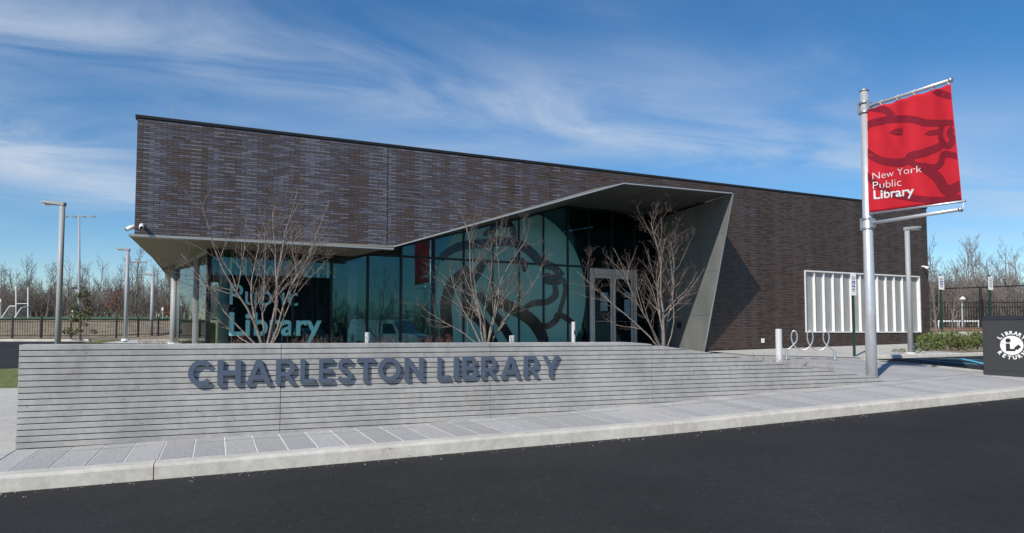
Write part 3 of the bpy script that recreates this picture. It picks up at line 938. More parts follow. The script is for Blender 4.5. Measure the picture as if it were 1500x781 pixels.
def film_text(body, u0, v0, u1, v1, weight, m, name):
    """a word whose baseline runs between two points and whose width fits them"""
    s0, z0 = glass_sz(u0, v0); s1, z1 = glass_sz(u1, v1); me = text_mesh(body, 1.0, weight)
    w = max(v.co.x for v in me.vertices) - min(v.co.x for v in me.vertices); x0 = min(v.co.x for v in me.vertices)
    k = (s1 - s0) / w
    for v in me.vertices: v.co.x = (v.co.x - x0) * k; v.co.y *= k; v.co.z *= .1
    return place_mesh(me, GP(s0, z0, .006), DG, UP, name, m, lib)


M_FILMT = mat('thin_lettering', (.30, .66, .66), .9, spec=.1)
M_FILMW = mat('frosted_lettering', (.36, .84, .78), .9, spec=.1)
film_text('New York', 336, 402, 493, 408, -.002, M_FILMT, 'window_lettering')
film_text('Public', 336, 446, 436, 448, 0, M_FILMT, 'window_lettering')
film_text('Library', 335, 491, 471, 491, .028, M_FILMW, 'window_lettering')
disc = MB(); cs, cz, RR = 10.0, 3.05, 3.05
pts = []
for k in range(96):
    a = 2 * math.pi * k / 96; r = RR
    while r > .2:
        s, z = cs + r * math.cos(a), cz + r * math.sin(a)
        if FLOOR + .08 < z < zhead(s) - .1: break
        r -= .02
    pts.append(GP(s, z, .006))
disc.face(pts); disc.build('roundel_film', M_FILM, lib)
K8 = 250 / 930.0


def lion(strokes, name, to_p, m, parent):
    for i, (pp, w, tp) in enumerate(strokes):
        if w == 0: polys = [(pp, None)]
        b = MB()
        if w == 0:
            b.face([to_p(x, y, i) for x, y in pp])
        else:
            L, R = ribbon(pp, w, tp)
            for k in range(len(L) - 1):
                b.face([to_p(*L[k], i), to_p(*L[k + 1], i), to_p(*R[k + 1], i), to_p(*R[k], i)])
        b.build(name, m, parent)


def clampz(p):
    s = (p - G0).dot(DG); z = min(max(p.z, FLOOR + .07), zhead(s) - .06); return GP(s, z, (p - G0).dot(NG))


win_strokes = [
    ([(95, 300), (140, 255), (220, 222), (330, 212), (430, 200), (520, 215), (590, 262), (640, 312), (715, 345), (758, 390)], 50, .3),
    ([(330, 165), (400, 120), (450, 100), (485, 135), (502, 200)], 40, .4),
    ([(480, 298), (545, 312), (552, 366)], 34, .5),
    ([(655, 392), (700, 408), (760, 405)], 62, .4),
    ([(715, 420), (722, 480), (712, 505), (670, 530), (600, 538), (548, 570)], 36, .3),
    ([(764, 400), (774, 470), (750, 560), (738, 610)], 24, .2),
    ([(556, 560), (575, 620), (612, 655), (680, 660), (722, 630), (738, 600), (790, 625), (822, 650)], 34, .3),
    ([(380, 505), (450, 545), (540, 595), (600, 640), (640, 700), (660, 760)], 66, .2),
    ([(400, 350), (480, 380), (560, 400)], 0.1, 0),
    ([(250, 350), (160, 430), (125, 540), (128, 640), (140, 760)], 62, .2),
    ([(340, 300), (290, 380), (240, 460), (250, 570), (320, 640), (370, 720), (400, 780)], 54, .3),
    ([(300, 480), (360, 560), (420, 640), (470, 720), (500, 780)], 44, .4),
    ([(60, 430), (75, 560), (80, 640)], 0.1, 0),
]
win_strokes = [x for x in win_strokes if x[1] > 1]


def win_p(x, y, i):
    u, v = 620 + x * K8, 300 + y * K8
    return clampz(on_plane(u, v, GP(0, 0, .008 + .0008 * (i + 1)), NG))


lion(win_strokes, 'roundel_line', win_p, M_LINE, lib)
# ---- security cameras
for base_p, nrm in ((on_plane(208, 330, F0, NF), NF), (FP(S0 + .1, 4.32, -.5), (-DF)), (FP(9.55, 4.45), NF)):
    sc_ = MB(); sc_.tube([base_p, base_p + nrm * .09], .04, 12); sc_.tube([base_p + nrm * .08, base_p + nrm * .2 - UP * .05, base_p + nrm * .3 - UP * .1], [.042, .058, .054], 12)
    o = sc_.build('security_camera', M_WHITE, lib, True)
    MB().tube([base_p + nrm * .295 - UP * .1, base_p + nrm * .325 - UP * .115], [.038, .034], 12).build('lens', M_BLACKP, o)
ob = on_plane(1117, 499, F0, NF)
MB().box(ob, DF * .06, NF * .04, UP * .08).build('outlet_box', M_WHITE, lib)
# ---- white fin screen on the right
scr = MB(); scr.plate([FP(SCR0, SZ0, -.34), FP(SCR1, SZ0, -.34), FP(SCR1, SZ1, -.34), FP(SCR0, SZ1, -.34)], NF * -.05)
scr_o = scr.build('screen_backing', M_INTD, lib)
hd = MB(); hd.box(FP((SCR0 + SCR1) / 2, SZ1 + .02, -.08), DF * ((SCR1 - SCR0) / 2 + .04), NF * .115, UP * .025)
hd.box(FP((SCR0 + SCR1) / 2, SZ0 - .02, -.08), DF * ((SCR1 - SCR0) / 2 + .04), NF * .115, UP * .022)
hd.box(FP(SCR0 - .02, (SZ0 + SZ1) / 2, -.08), DF * .022, NF * .115, UP * ((SZ1 - SZ0) / 2)); hd.box(FP(SCR1 + .02, (SZ0 + SZ1) / 2, -.08), DF * .022, NF * .115, UP * ((SZ1 - SZ0) / 2))
hd.build('screen_frame', M_WHITE, scr_o)
nb_ = 13; bw_ = (SCR1 - SCR0) / nb_
for i in range(nb_):
    a, b = SCR0 + i * bw_, SCR0 + (i + 1) * bw_
    MB().plate([FP(a + .012, SZ0 + .005, -.06), FP(b - .012, SZ0 + .005, -.10), FP(b - .012, SZ1 - .006, -.10), FP(a + .012, SZ1 - .006, -.06)], NF * -.015).build('screen_panel', M_PANEL, scr_o)
    MB().plate([FP(b - .01, SZ0 + .005, -.11), FP(b - .005, SZ0 + .005, .01), FP(b - .005, SZ1 - .006, .01), FP(b - .01, SZ1 - .006, -.11)], DF * .016).build('screen_fin', M_WHITE, scr_o)
MB().box(FP((S1 + SCR1 + .04) / 2, (SZ0 + SZ1) / 2, -.15), DF * ((S1 - SCR1 - .04) / 2), NF * .13, UP * ((SZ1 - SZ0) / 2 - .01)).build('brick_pier', M_MORTAR, lib)
# walk along the building foot
hdrape([(p.x, p.y) for p in (ghit(1268, 525.5), ghit(1330, 524.4), ghit(1352, 520), FP(9.9, 0, .05), FP(-2.2, 0, .02), FP(-2.2, 0, 2.2), TW(19.8, 6.6))], .03, 'building_walk', M_PATH, sub=1.0)

# ------------------------------------------------------------------ the sign wall
sw = thing('sign_wall', 'low grey concrete wall with horizontal grooves and large raised letters, sloping down at its right end', 'wall', TW(0, 0, .15))
WTH = .40; CHT = .0766; GRV = .011
wtop = lambda t: float(np.interp(t, [0, 8.95, 9.25, 15], [1.463, 1.452, 1.43, .692]))
tops = [1.463 - .075 - CHT * i for i in range(0, 17)]            # groove heights
wj = [0, 3.14, 6.32, 9.36, 12.28, 14.95]
tend = lambda z: 14.95 if z <= .70 else 9.25 + (1.43 - z) / (1.43 - .692) * 5.75
core = MB()
for a, b in zip(wj[:-1], wj[1:]):
    T = [a] + [t for t in (8.95, 9.25) if a < t < b] + [b]
    for c, d in zip(T[:-1], T[1:]):
        core.hexa([TW(c, .03, zw(c) - .2), TW(d, .03, zw(d) - .2), TW(d, WTH, zw(d) - .2), TW(c, WTH, zw(c) - .2)],
                  [TW(c, .03, wtop(c) - .012), TW(d, .03, wtop(d) - .012), TW(d, WTH, wtop(d) - .004), TW(c, WTH, wtop(c) - .004)])
core.build('wall_core', mat('groove_concrete', (.16, .16, .155), .9), sw)
bounds = [9.9] + tops + [-1]
for (a, b) in zip(wj[:-1], wj[1:]):
    A, B = a + .004, b - .004
    for i in range(len(bounds) - 1):
        zt, zb = bounds[i] - GRV / 2, bounds[i + 1] + GRV / 2
        # strip between two grooves clipped by the wall top and the paving
        T = sorted(set([A, B] + [t for t in [8.95, 9.25] + [tend(z) for z in (zt, zb)] if A < t < B]))
        T = sorted(set(T + lin(A, B, 5)))
        up = [(t, min(zt, wtop(t) - .002)) for t in T]; dn = [(t, max(zb, zw(t) - .05)) for t in T]
        m_ = MB(); keep = []
        for (t, z1), (_, z0) in zip(up, dn):
            if z1 > z0 + .002: keep.append((t, z0, z1))
        if len(keep) < 2: continue
        if keep[-1][0] < T[-1] - 1e-6:
            te = min(tend(zb), B)
            if te > keep[-1][0] + .01: keep.append((te, zb, zb + .002))
        ring = []
        cut = any(abs(z1 - (wtop(t) - .002)) < 1e-6 for t, z0, z1 in keep)
        for t, z0, z1 in keep:
            ch = .004
            ring.append([TW(t, .03, z0), TW(t, ch, z0), TW(t, 0, z0 + ch), TW(t, 0, max(z0 + ch, z1 - ch)), TW(t, ch, z1), TW(t, .03 if not cut else WTH, z1 + (.0 if not cut else .004))])
        for r in ring: m_.v += [tuple(p) for p in r]
        n = 6
        for k in range(len(ring) - 1):
            for j in range(n - 1): m_.f.append((k * n + j, k * n + n + j, k * n + n + j + 1, k * n + j + 1))
        m_.f.append(tuple(range(n))); k = (len(ring) - 1) * n; m_.f.append(tuple(k + j for j in reversed(range(n))))
        m_.build('concrete_course', M_CONC, sw)


# raised capitals, drawn as outlines in a unit-high box
def arc(cx, cy, rx, ry, a0, a1, n=20):
    return [(cx + rx * math.cos(math.radians(a0 + (a1 - a0) * k / n)), cy + ry * math.sin(math.radians(a0 + (a1 - a0) * k / n))) for k in range(n + 1)]


ST = .20


def stroke_band(path, w):
    L, R = ribbon(path, w); return [tuple(p) for p in L] + [tuple(p) for p in reversed(R)]


def glyph(c):
    if c == 'C': return .93, [arc(.50, .5, .50, .515, 42, 318, 30) + arc(.50, .5, .50 - ST, .515 - ST, 318, 42, 30)]
    if c == 'O': return 1.03, [arc(.515, .5, .515, .515, 0, 354, 36), arc(.515, .5, .515 - ST, .515 - ST, 0, 354, 36)]
    if c == 'H': return .80, [[(0, 0), (ST, 0), (ST, .40), (.60, .40), (.60, 0), (.80, 0), (.80, 1), (.60, 1), (.60, .585), (ST, .585), (ST, 1), (0, 1)]]
    if c == 'A': return .98, [[(0, 0), (.205, 0), (.285, .20), (.695, .20), (.775, 0), (.98, 0), (.585, 1), (.395, 1)], [(.355, .375), (.49, .715), (.625, .375)]]
    if c == 'R':
        o = [(0, 0), (ST, 0), (ST, .315), (.34, .315), (.555, 0), (.79, 0), (.545, .350)] + arc(.46, .665, .29, .335, -65, 90, 14) + [(0, 1)]
        return .79, [o, [(ST, .485), (ST, .83)] + arc(.42, .6575, .135, .1725, 90, -90, 12)]
    if c == 'L': return .66, [[(0, 0), (.66, 0), (.66, .18), (ST, .18), (ST, 1), (0, 1)]]
    if c == 'E': return .70, [[(0, 0), (.70, 0), (.70, .175), (ST, .175), (ST, .415), (.62, .415), (.62, .585), (ST, .585), (ST, .825), (.69, .825), (.69, 1), (0, 1)]]
    if c == 'S':
        return .74, [stroke_band([(.055, .20), (.17, .125), (.35, .085), (.53, .13), (.615, .27), (.53, .405), (.36, .485), (.19, .575), (.125, .72), (.21, .86), (.39, .915), (.55, .885), (.655, .825)], ST * .93)]
    if c == 'T': return .80, [[(.30, 0), (.50, 0), (.50, .82), (.80, .82), (.80, 1), (0, 1), (0, .82), (.30, .82)]]
    if c == 'N': return .86, [[(0, 0), (ST, 0), (ST, .64), (.67, 0), (.86, 0), (.86, 1), (.66, 1), (.66, .375), (.19, 1), (0, 1)]]
    if c == 'I': return .21, [[(0, 0), (.21, 0), (.21, 1), (0, 1)]]
    if c == 'B':
        o = [(0, 0)] + arc(.47, .285, .30, .285, -90, 58, 14) + [(.60, .535)] + arc(.44, .745, .28, .255, -38, 90, 12) + [(0, 1)]
        return .77, [o, [(ST, .17), (ST, .42)] + arc(.43, .295, .14, .125, 90, -90, 10), [(ST, .59), (ST, .835)] + arc(.41, .7125, .12, .1225, 90, -90, 10)]
    if c == 'Y': return .90, [[(.35, 0), (.55, 0), (.55, .40), (.90, 1), (.675, 1), (.45, .58), (.225, 1), (0, 1), (.35, .40)]]


def word(txt, t0, t1, z0, hgt):
    WS = dict(C=.94, H=.87 / .80, A=.965 / .98, R=.775 / .79, L=.57 / .66, E=.57 / .70, S=.64 / .74, T=.71 / .80, O=.98 / 1.03, N=.84 / .86, I=1.05, B=.71 / .77, Y=.88 / .90)
    adv = [glyph(c)[0] * WS[c] for c in txt]
    gap = ((t1 - t0) / hgt - sum(adv)) / (len(txt) - 1); x = 0
    for c, w in zip(txt, adv):
        me = curve_mesh([[(px * hgt * WS[c], py * hgt) for px, py in s] for s in glyph(c)[1]], .016)
        place_mesh(me, TW(t0 + x * hgt, -.031, z0), D1, UP, 'letter', M_LETTER, sw); x += w + gap


word('CHARLESTON', 1.94, 5.215, .893, .347)
word('LIBRARY', 5.44, 7.53, .893, .347)
# planting bed behind the wall


def bed_z(t, w):
    e = min(1, max(0, (w - .38) / .5)); far = np.interp(t, [0, 8, 9.5, 14.5], [7.5, 7.5, 3.0, 1.3])
    k = min(1, max(0, (w - far) / 1.2)); p = TW(t, w)
    return (wtop(t) - .10) * (1 - k) + (height(p.x, p.y) - .15) * k


bed = tw_sheet('planting_bed', lin(.02, 14.6, 40), [.40, .7, 1.2, 2, 3, 4, 5, 6, 7, 8, 9], bed_z, M_SOIL)

# ------------------------------------------------------------------ street lamps, poles
def lamp_post(label, base, htop, r, arm, group='lamp posts around the library', armdir=V((-1, 0, 0))):
    t = thing('street_lamp', label, 'lamp post', base, group)
    MB().tube([base - UP * .1, base + UP * htop], [r, r * .92], 12).build('post', M_GREY, t, True)
    MB().tube([base - UP * .05, base + UP * .06], [r * 2.0, r * 1.9], 12).build('base_plate', M_WHITE, t)
    top = base + UP * (htop - r * 1.2); d = armdir.normalized(); p = V((-d.y, d.x, 0))
    h = MB()
    ringA = [top + d * (-r * 1.05) + p * r * .9, top + d * (-r * 1.05) - p * r * .9, top + d * arm * .35 - p * r * 1.5, top + d * arm * .8 - p * r * 1.6, top + d * arm - p * r * .7, top + d * arm + p * r * .7, top + d * arm * .8 + p * r * 1.6, top + d * arm * .35 + p * r * 1.5]
    ringA = [x + UP * .10 * (((x - top).dot(d)) / arm) for x in ringA]
    h.hexa(ringA, [x + UP * r * (1.35 if i in (0, 1, 2, 7) else .8) for i, x in enumerate(ringA)])
    h.build('lamp_head', M_GREY, t, bevel=.015)
    MB().box(top + d * arm * .6 - UP * .012 + UP * .06, d * arm * .25, p * r * 1.0, UP * .012).build('lens', mat('lamp_lens', (.75, .76, .74), .3), t)
    return t


def lamp_at(u, vb, vt, y, wpx, label, arm=.8, **k):
    b = at_y(u, vb, y); top = at_y(u, vt, y)
    return lamp_post(label, b, top.z - b.z, wpx * y / FPX / 2 * .9, arm, **k)


b0 = at_y(84.5, 505, 24); b0.z = height(b0.x, b0.y)
lamp_post('tallest grey lamp post, standing behind the left end of the concrete wall', b0, at_y(91, 297, 24).z - b0.z, .092, .72)
lamp_at(183.5, 498, 364.5, 38, 6.0, 'grey lamp post with a white base, second from the left, beside the drive', .62)
lamp_at(221.5, 495.5, 401, 50, 5.5, 'smallest grey lamp post, just left of the library corner', .75)
lb = ghit(1334, 519)
lamp_post('grey lamp post standing in front of the white fin screen on the right', lb, at_y(1334, 333, lb.y).z - lb.z, .085, .62, armdir=V((.9, .35, 0)))


def stadium(u, vb, vt, y, label, half, hb):
    b = at_y(u, vb, y); top = at_y(u, vt, y); t = thing('floodlight_mast', label, 'floodlight', b, 'floodlight masts at the playing field'); k = y / FPX
    MB().tube([b - UP * 2, b + (top - b) * .35, top], [2.4 * k, 1.9 * k, 1.0 * k], 8).build('mast', M_GREY, t, True)
    MB().tube([top + V((-half * k, 0, -1.5 * k)), top + V((half * k, 0, -1.5 * k))], .5 * k, 6).build('crossarm', M_STEEL, t)
    for f in (-.95, -.35, .3, .95):
        p = top + V((f * half * k, 0, -2 * k)); MB().hexa([p + V((x * k, yy * k, -1.3 * k)) for x, yy in ((-3.2, -1.5), (3.2, -1.5), (3.2, 1.5), (-3.2, 1.5))], [p + V((x * k, yy * k, 1.0 * k)) for x, yy in ((-1.8, -.8), (1.8, -.8), (1.8, .8), (-1.8, .8))]).build('floodlight', M_COPING, t)
    p = at_y(u, hb, y)
    for f in (-1, 1): MB().box(p + V((f * 7 * k, 0, 0)), V((3.2 * k, 0, 0)), V((0, 1.5 * k, 0)), UP * 1.0 * k).build('floodlight', M_COPING, t)
    MB().tube([p + V((-10 * k, 0, 0)), p + V((10 * k, 0, 0))], .4 * k, 5).build('crossarm', M_STEEL, t)


stadium(116, 468, 315, 122, 'nearer tall floodlight mast rising over the bare trees on the left', 21, 422)
stadium(200.5, 468, 382, 165, 'farther, shorter floodlight mast between the second and third lamp posts', 12, 444)


def globe_lamp(u, vb, vt, y, label, mush=False):
    b = at_y(u, vb, y); top = at_y(u, vt, y); k = y / FPX; t = thing('path_lamp', label, 'lamp', b, 'low path lamps with white tops')
    MB().tube([b - UP * .4, top - UP * 3 * k], 1.8 * k if mush else .8 * k, 8).build('post', M_GREY, t)
    s = 4.6 if mush else 1.7
    MB().tube([top - UP * 5.5 * k, top - UP * 4.5 * k, top - UP * 2 * k, top], [s * .9 * k, s * k, s * .8 * k, s * .2 * k], 10).build('globe', M_WHITE, t, True)


globe_lamp(1, 472, 438, 62, 'white topped path lamp at the far left edge beside the goal')
globe_lamp(107, 470, 452, 75, 'white topped path lamp between the tall lamp post and the nearer floodlight mast')
globe_lamp(238.5, 475, 450, 62, 'white topped path lamp just left of the building column')
globe_lamp(1409.5, 484, 434, 52, 'grey mushroom topped path lamp behind the right picket fence', True)

# goals on the field
yg = 85; kg = yg / FPX


def gp(u, v, dy=0): return at_y(u, v, yg + dy)


gt = thing('goal_post', 'pair of tall white uprights with a crossbar on the far left field', 'goal post', gp(32, 468))
for u, v in ((23.5, 419), (41, 421)): MB().tube([gp(u, 469), gp(u, v)], .9 * kg, 6).build('upright', M_WHITE, gt)
MB().tube([gp(23.5, 445), gp(41, 445)], .5 * kg, 6).build('crossbar', M_WHITE, gt)
sg = thing('soccer_goal', 'white framed goal with a grey net in front of the uprights on the left field', 'soccer goal', gp(20, 468))
fm = MB()
P = {k: gp(*v) for k, v in dict(a=(2, 466, 0), b=(14, 448.5, 0), c=(22, 448.5, 0), d=(20, 468, -3), e=(31, 451, -3), f=(40, 449, 0), g=(40, 467, 0)).items()}
for x, y in ('ab', 'bc', 'ad', 'de', 'ef'): fm.tube([P[x], P[y]], .75 * kg, 5)
fm.build('goal_frame', M_WHITE, sg)
nt_ = MB()


def net(a, b, c, d, n=9):
    for i in range(n + 1):
        f = i / n; nt_.tube([P[a].lerp(P[b], f), P[d].lerp(P[c], f)], .16 * kg, 3); nt_.tube([P[a].lerp(P[d], f), P[b].lerp(P[c], f)], .16 * kg, 3)


net('a', 'b', 'c', 'd'); net('d', 'e', 'f', 'g')
o = nt_.build('net', M_NET, sg); o['kind'] = 'stuff'


# ------------------------------------------------------------------ fences
def picket_fence(label, pts, hgt, post_gap, pick_gap, rails, pr=.014, lift=0.0):
    t = thing('picket_fence', label, 'fence', pts[0]); pk = MB()
    for a, b in zip(pts[:-1], pts[1:]):
        L = (b - a).length; d = (b - a) / L
        n = int(L / post_gap) - 1
        for i in range(n + 1):
            p = a + d * (post_gap * i); MB().box(p + UP * (hgt / 2 + .04), V((.045, 0, 0)), V((0, .045, 0)), UP * (hgt / 2 + .10)).build('post', M_FENCEM, t)
        for r in rails: MB().box((a + b) / 2 + UP * r, d * L / 2, V((-d.y, d.x, 0)) * .018, UP * .022).build('rail', M_FENCEM, t)
        for i in range(int(L / pick_gap)):
            p = a + d * pick_gap * (i + .5); pk.box(p + UP * (hgt / 2 + .03), V((pr, 0, 0)), V((0, pr, 0)), UP * hgt / 2)
    o = pk.build('pickets', M_FENCEM, t); o['kind'] = 'stuff'; return t


fl = [at_y(u, v, y) for u, v, y in ((-60, 494.5, 46), (60, 494.5, 46), (170, 494, 47), (262, 490, 52))]
picket_fence('low black picket fence before the dry grass slope on the left', fl, 1.2, 1.72, .16, (.12, 1.05), .010)
frr = [at_y(u, v, y) for u, v, y in ((1345, 483.5, 42.5), (1440, 483.5, 42), (1560, 484, 41.5))]
picket_fence('tall black picket fence on the right behind the clipped shrubs', frr, 1.72, 2.55, .145, (.18, 1.35, 1.62), .014)
cf = thing('chain_link_fence', 'higher black fence with a single top rail behind the right picket fence', 'fence', at_y(1440, 480, 48))
cl = [at_y(1345, 424, 48), at_y(1440, 421, 48), at_y(1560, 416, 48)]
MB().tube(cl, .04, 6).build('top_rail', M_FENCEM, cf)
for u in (1372, 1436, 1502):
    MB().tube([at_y(u, 484, 48), at_y(u, 421.5, 48)], .075, 8).build('post', M_FENCEM, cf)
wr = thing('guard_rail', 'white painted rail behind the right picket fence', 'rail', at_y(1400, 478, 55))
MB().box(at_y(1404, 470.5, 55), V((1.9, 0, 0)), V((0, .04, 0)), UP * .06).build('rail', M_WHITE, wr)
for u in (1374, 1404, 1434): MB().box(at_y(u, 477, 55), V((.05, 0, 0)), V((0, .05, 0)), UP * .4).build('post', M_WHITE, wr)
tag(MB().tube([at_y(1355.5, 408, 36), at_y(1357, 478, 36)], .055, 8).build('white_post', M_WHITE), 'slim white post standing just past the right corner of the library', 'post')
# raised bed edge at the right
hdrape([(p.x, p.y) for p in (ghit(1344, 486), ghit(1560, 486), ghit(1560, 481.5), ghit(1344, 481.5))], .06, 'mulch_bed', M_MULCH, sub=1)
rk = MB(); a, b = at_y(1356, 492, 36), at_y(1570, 492, 36); a.z = b.z = height(a.x, a.y) - .3
rk.plate([a, b, b + UP * .55, a + UP * .55], V((0, .25, 0))); rk.build('low_retaining_wall', M_PATH)
tag(bpy.data.objects['low_retaining_wall'], 'low pale concrete edging wall behind the clipped shrubs', 'wall')
# ------------------------------------------------------------------ banner pole and banner
pb = TW(15.52, .75); pb.z = height(pb.x, pb.y)
pole_top = at_y(1259, 134, pb.y).z
bp = thing('banner_pole', 'tall silver steel pole with two arms at the right end of the wall', 'pole', pb)
MB().tube([pb - UP * .05, pb + UP * 1.5, V((pb.x, pb.y, pole_top))], [.118, .112, .086], 20).build('pole', M_POLE, bp, True)
MB().tube([V((pb.x, pb.y, pole_top)), V((pb.x, pb.y, pole_top + .03))], [.103, .098], 20).build('cap', M_STEEL, bp, True)
AD = V((.44, -.898, 0)); APN = V((AD.y, -AD.x, 0))
zA1 = at_y(1262, 158, pb.y).z; zA2 = at_y(1266, 328, pb.y).z


def arm_len(u):  # distance along the arm where it meets a picture column
    k = (u - PPX) / FPX; return (k * pb.y - pb.x) / (AD.x - k * AD.y)


r1, r2 = arm_len(1404), arm_len(1412)
for zA, r in ((zA1, r1), (zA2, r2)):
    s = V((pb.x, pb.y, zA)); MB().tube([s + AD * .09, s + AD * r], .038, 14).build('arm', M_POLE, bp, True)
    MB().tube([s + AD * (r - .02), s + AD * (r + .03)], .05, 14).build('arm_cap', M_STEEL, bp, True)
    for dz in (-.11, .11): MB().tube([s + UP * (dz - .022), s + UP * (dz + .022)], .118, 20).build('clamp_ring', M_STEEL, bp, True)
    cb = MB(); cb.box(s - AD * .125, AD * .03, APN * .05, UP * .13); cb.box(s + AD * .125, AD * .03, APN * .06, UP * .09); cb.build('clamp', M_STEEL, bp)
    MB().tube([s - AD * .13 + UP * .05, s - AD * .17 + UP * .05], .022, 6).build('bolt', M_CHROME, bp)
bn_pl = V((pb.x, pb.y, 0))
ban = thing('banner', 'red cloth banner with dark red lion drawing and white words on the silver pole', 'banner', V((pb.x, pb.y, zA1)) + AD * 1.2)
plane_n = V((AD.y, -AD.x, 0))


def bpt(u, v):
    p = on_plane(u, v, bn_pl, plane_n); return ((p - bn_pl).dot(AD), p.z)


cTL, cTR, cBR, cBL = bpt(1269.5, 160), bpt(1393, 122.5), bpt(1406.5, 293), bpt(1272, 312)


def BP(r, z, off=0.0):
    k = (cTL[1] - z) / (cTL[1] - cBL[1])
    w = .022 * math.sin(r * 7.5 + 1.3 * k) * (1 - .4 * k) + .012 * math.sin(r * 14.9 - k * 2) * (1 - .7 * k) + .05 * k * math.sin(r * 1.6 + 2 * k) + .014 * math.exp(-((r - .35 - .9 * k) / .13) ** 2) - .012 * math.exp(-((r - 1.9 + .5 * k) / .1) ** 2)
    return bn_pl + AD * r + plane_n * (w + off) + UP * z


cl_ = MB(); NX, NZ = 70, 40
for j in range(NZ + 1):
    for i in range(NX + 1):
        a, b = i / NX, j / NZ
        t_ = (cTL[0] + (cTR[0] - cTL[0]) * a, cTL[1] + (cTR[1] - cTL[1]) * a - .05 * math.sin(math.pi * 5 * a) ** 2 * .6)
        u_ = (cBL[0] + (cBR[0] - cBL[0]) * a, cBL[1] + (cBR[1] - cBL[1]) * a)
        cl_.v.append(tuple(BP(t_[0] + (u_[0] - t_[0]) * b, t_[1] + (u_[1] - t_[1]) * b)))
for j in range(NZ):
    for i in range(NX):
        k = j * (NX + 1) + i; cl_.f.append((k, k + 1, k + NX + 2, k + NX + 1))
cloth = cl_.build('cloth', M_RED, ban, True)
md = cloth.modifiers.new('thickness', 'SOLIDIFY'); md.thickness = .004; md.offset = 0
SGN = 1 if plane_n.dot(CAM - bn_pl) > 0 else -1
K7 = 200 / 601.0


def ban_p(x, y, i):
    u, v = 1240 + x * K7, 80 + y * K7; r, z = bpt(u, v)
    a = min(1, max(0, (r - cTL[0]) / (cTR[0] - cTL[0])))
    zt = cTL[1] + (cTR[1] - cTL[1]) * a - .035; z = min(z, zt)
    zb = cBL[1] + (cBR[1] - cBL[1]) * a + .02; z = max(z, zb)
    f = min(1, max(0, (zt - z) / (zt - zb))); rmax = cTR[0] + (cBR[0] - cTR[0]) * f - .01; rmin = cTL[0] + (cBL[0] - cTL[0]) * f + .005
    return BP(min(max(r, rmin), rmax), z, SGN * (.004 + .0005 * i))


lion([(p_, w_ * 1.16, t_) for p_, w_, t_ in [([(378, 160), (420, 172), (475, 192)], 26, .5),
      ([(105, 240), (160, 240), (192, 262), (202, 292)], 28, .4),
      ([(70, 345), (100, 312), (150, 294), (230, 284), (300, 288), (345, 300), (400, 302), (470, 300)], 28, .2),
      ([(188, 346), (212, 328), (252, 322), (254, 352), (236, 356), (208, 352)], 0, 0),
      ([(342, 350), (360, 336), (412, 326), (402, 352), (365, 358)], 0, 0),
      ([(428, 300), (412, 345), (424, 388), (452, 402), (466, 372), (455, 345), (470, 320)], 22, .1),
      ([(86, 425), (150, 464), (220, 476), (268, 470), (292, 446), (345, 430), (400, 408), (436, 380)], 30, .1),
      ([(270, 462), (312, 486), (380, 496), (412, 478), (430, 438), (500, 452)], 24, .1),
      ([(330, 490), (395, 538), (440, 598), (510, 566)], 40, .1),
      ([(82, 520), (140, 572), (200, 612), (300, 632), (400, 640), (515, 622)], 24, .1)]],
     'lion_line', ban_p, M_DRED, ban)


def ban_text(body, x0, y0, x1, y1, weight):
    me = text_mesh(body, 1.0, weight); xs_ = [v.co.x for v in me.vertices]; x_0 = min(xs_); w = max(xs_) - x_0
    ra, za = bpt(1240 + x0 * K7, 80 + y0 * K7); rb, zb = bpt(1240 + x1 * K7, 80 + y1 * K7); k = (rb - ra) / w
    for v in me.vertices:
        x, y = (v.co.x - x_0) * k, v.co.y * k * .84
        v.co = BP(ra + x, za + (zb - za) * x / (rb - ra) + y, SGN * (.0105 + v.co.z * .004))
    me.materials.clear(); me.materials.append(M_WHITE); link('lettering', me, ban)


ban_text('New York', 123, 551, 329, 517, -.014); ban_text('Public', 125, 594, 245, 578, -.014); ban_text('Library', 127, 637, 300, 618, .022)
rod = MB(); rod.tube([BP(cBL[0] + .0, cBL[1] - .03), BP(cBR[0] + .07, cBR[1] - .03)], .022, 10); rod.build('hem_rod', M_STEEL, ban, True)
for f in (.02, .2, .4, .6, .8, .985):
    r = cTL[0] + (cTR[0] - cTL[0]) * f; z = cTL[1] + (cTR[1] - cTL[1]) * f - .01
    a = BP(r, z); tt = V((pb.x, pb.y, zA1)) + AD * r
    MB().tube([a, tt + APN * .045 - AD * .03, tt + UP * .045, tt - APN * .045 + AD * .03, a], .008, 4).build('tie', M_WHITE, ban)
for r, z in ((cBR[0] + .04, cBR[1] - .03), (cBL[0] + .05, cBL[1] - .03)):
    MB().tube([BP(r, z), V((pb.x, pb.y, zA2)) + AD * r], .008, 4).build('tie', M_WHITE, ban)

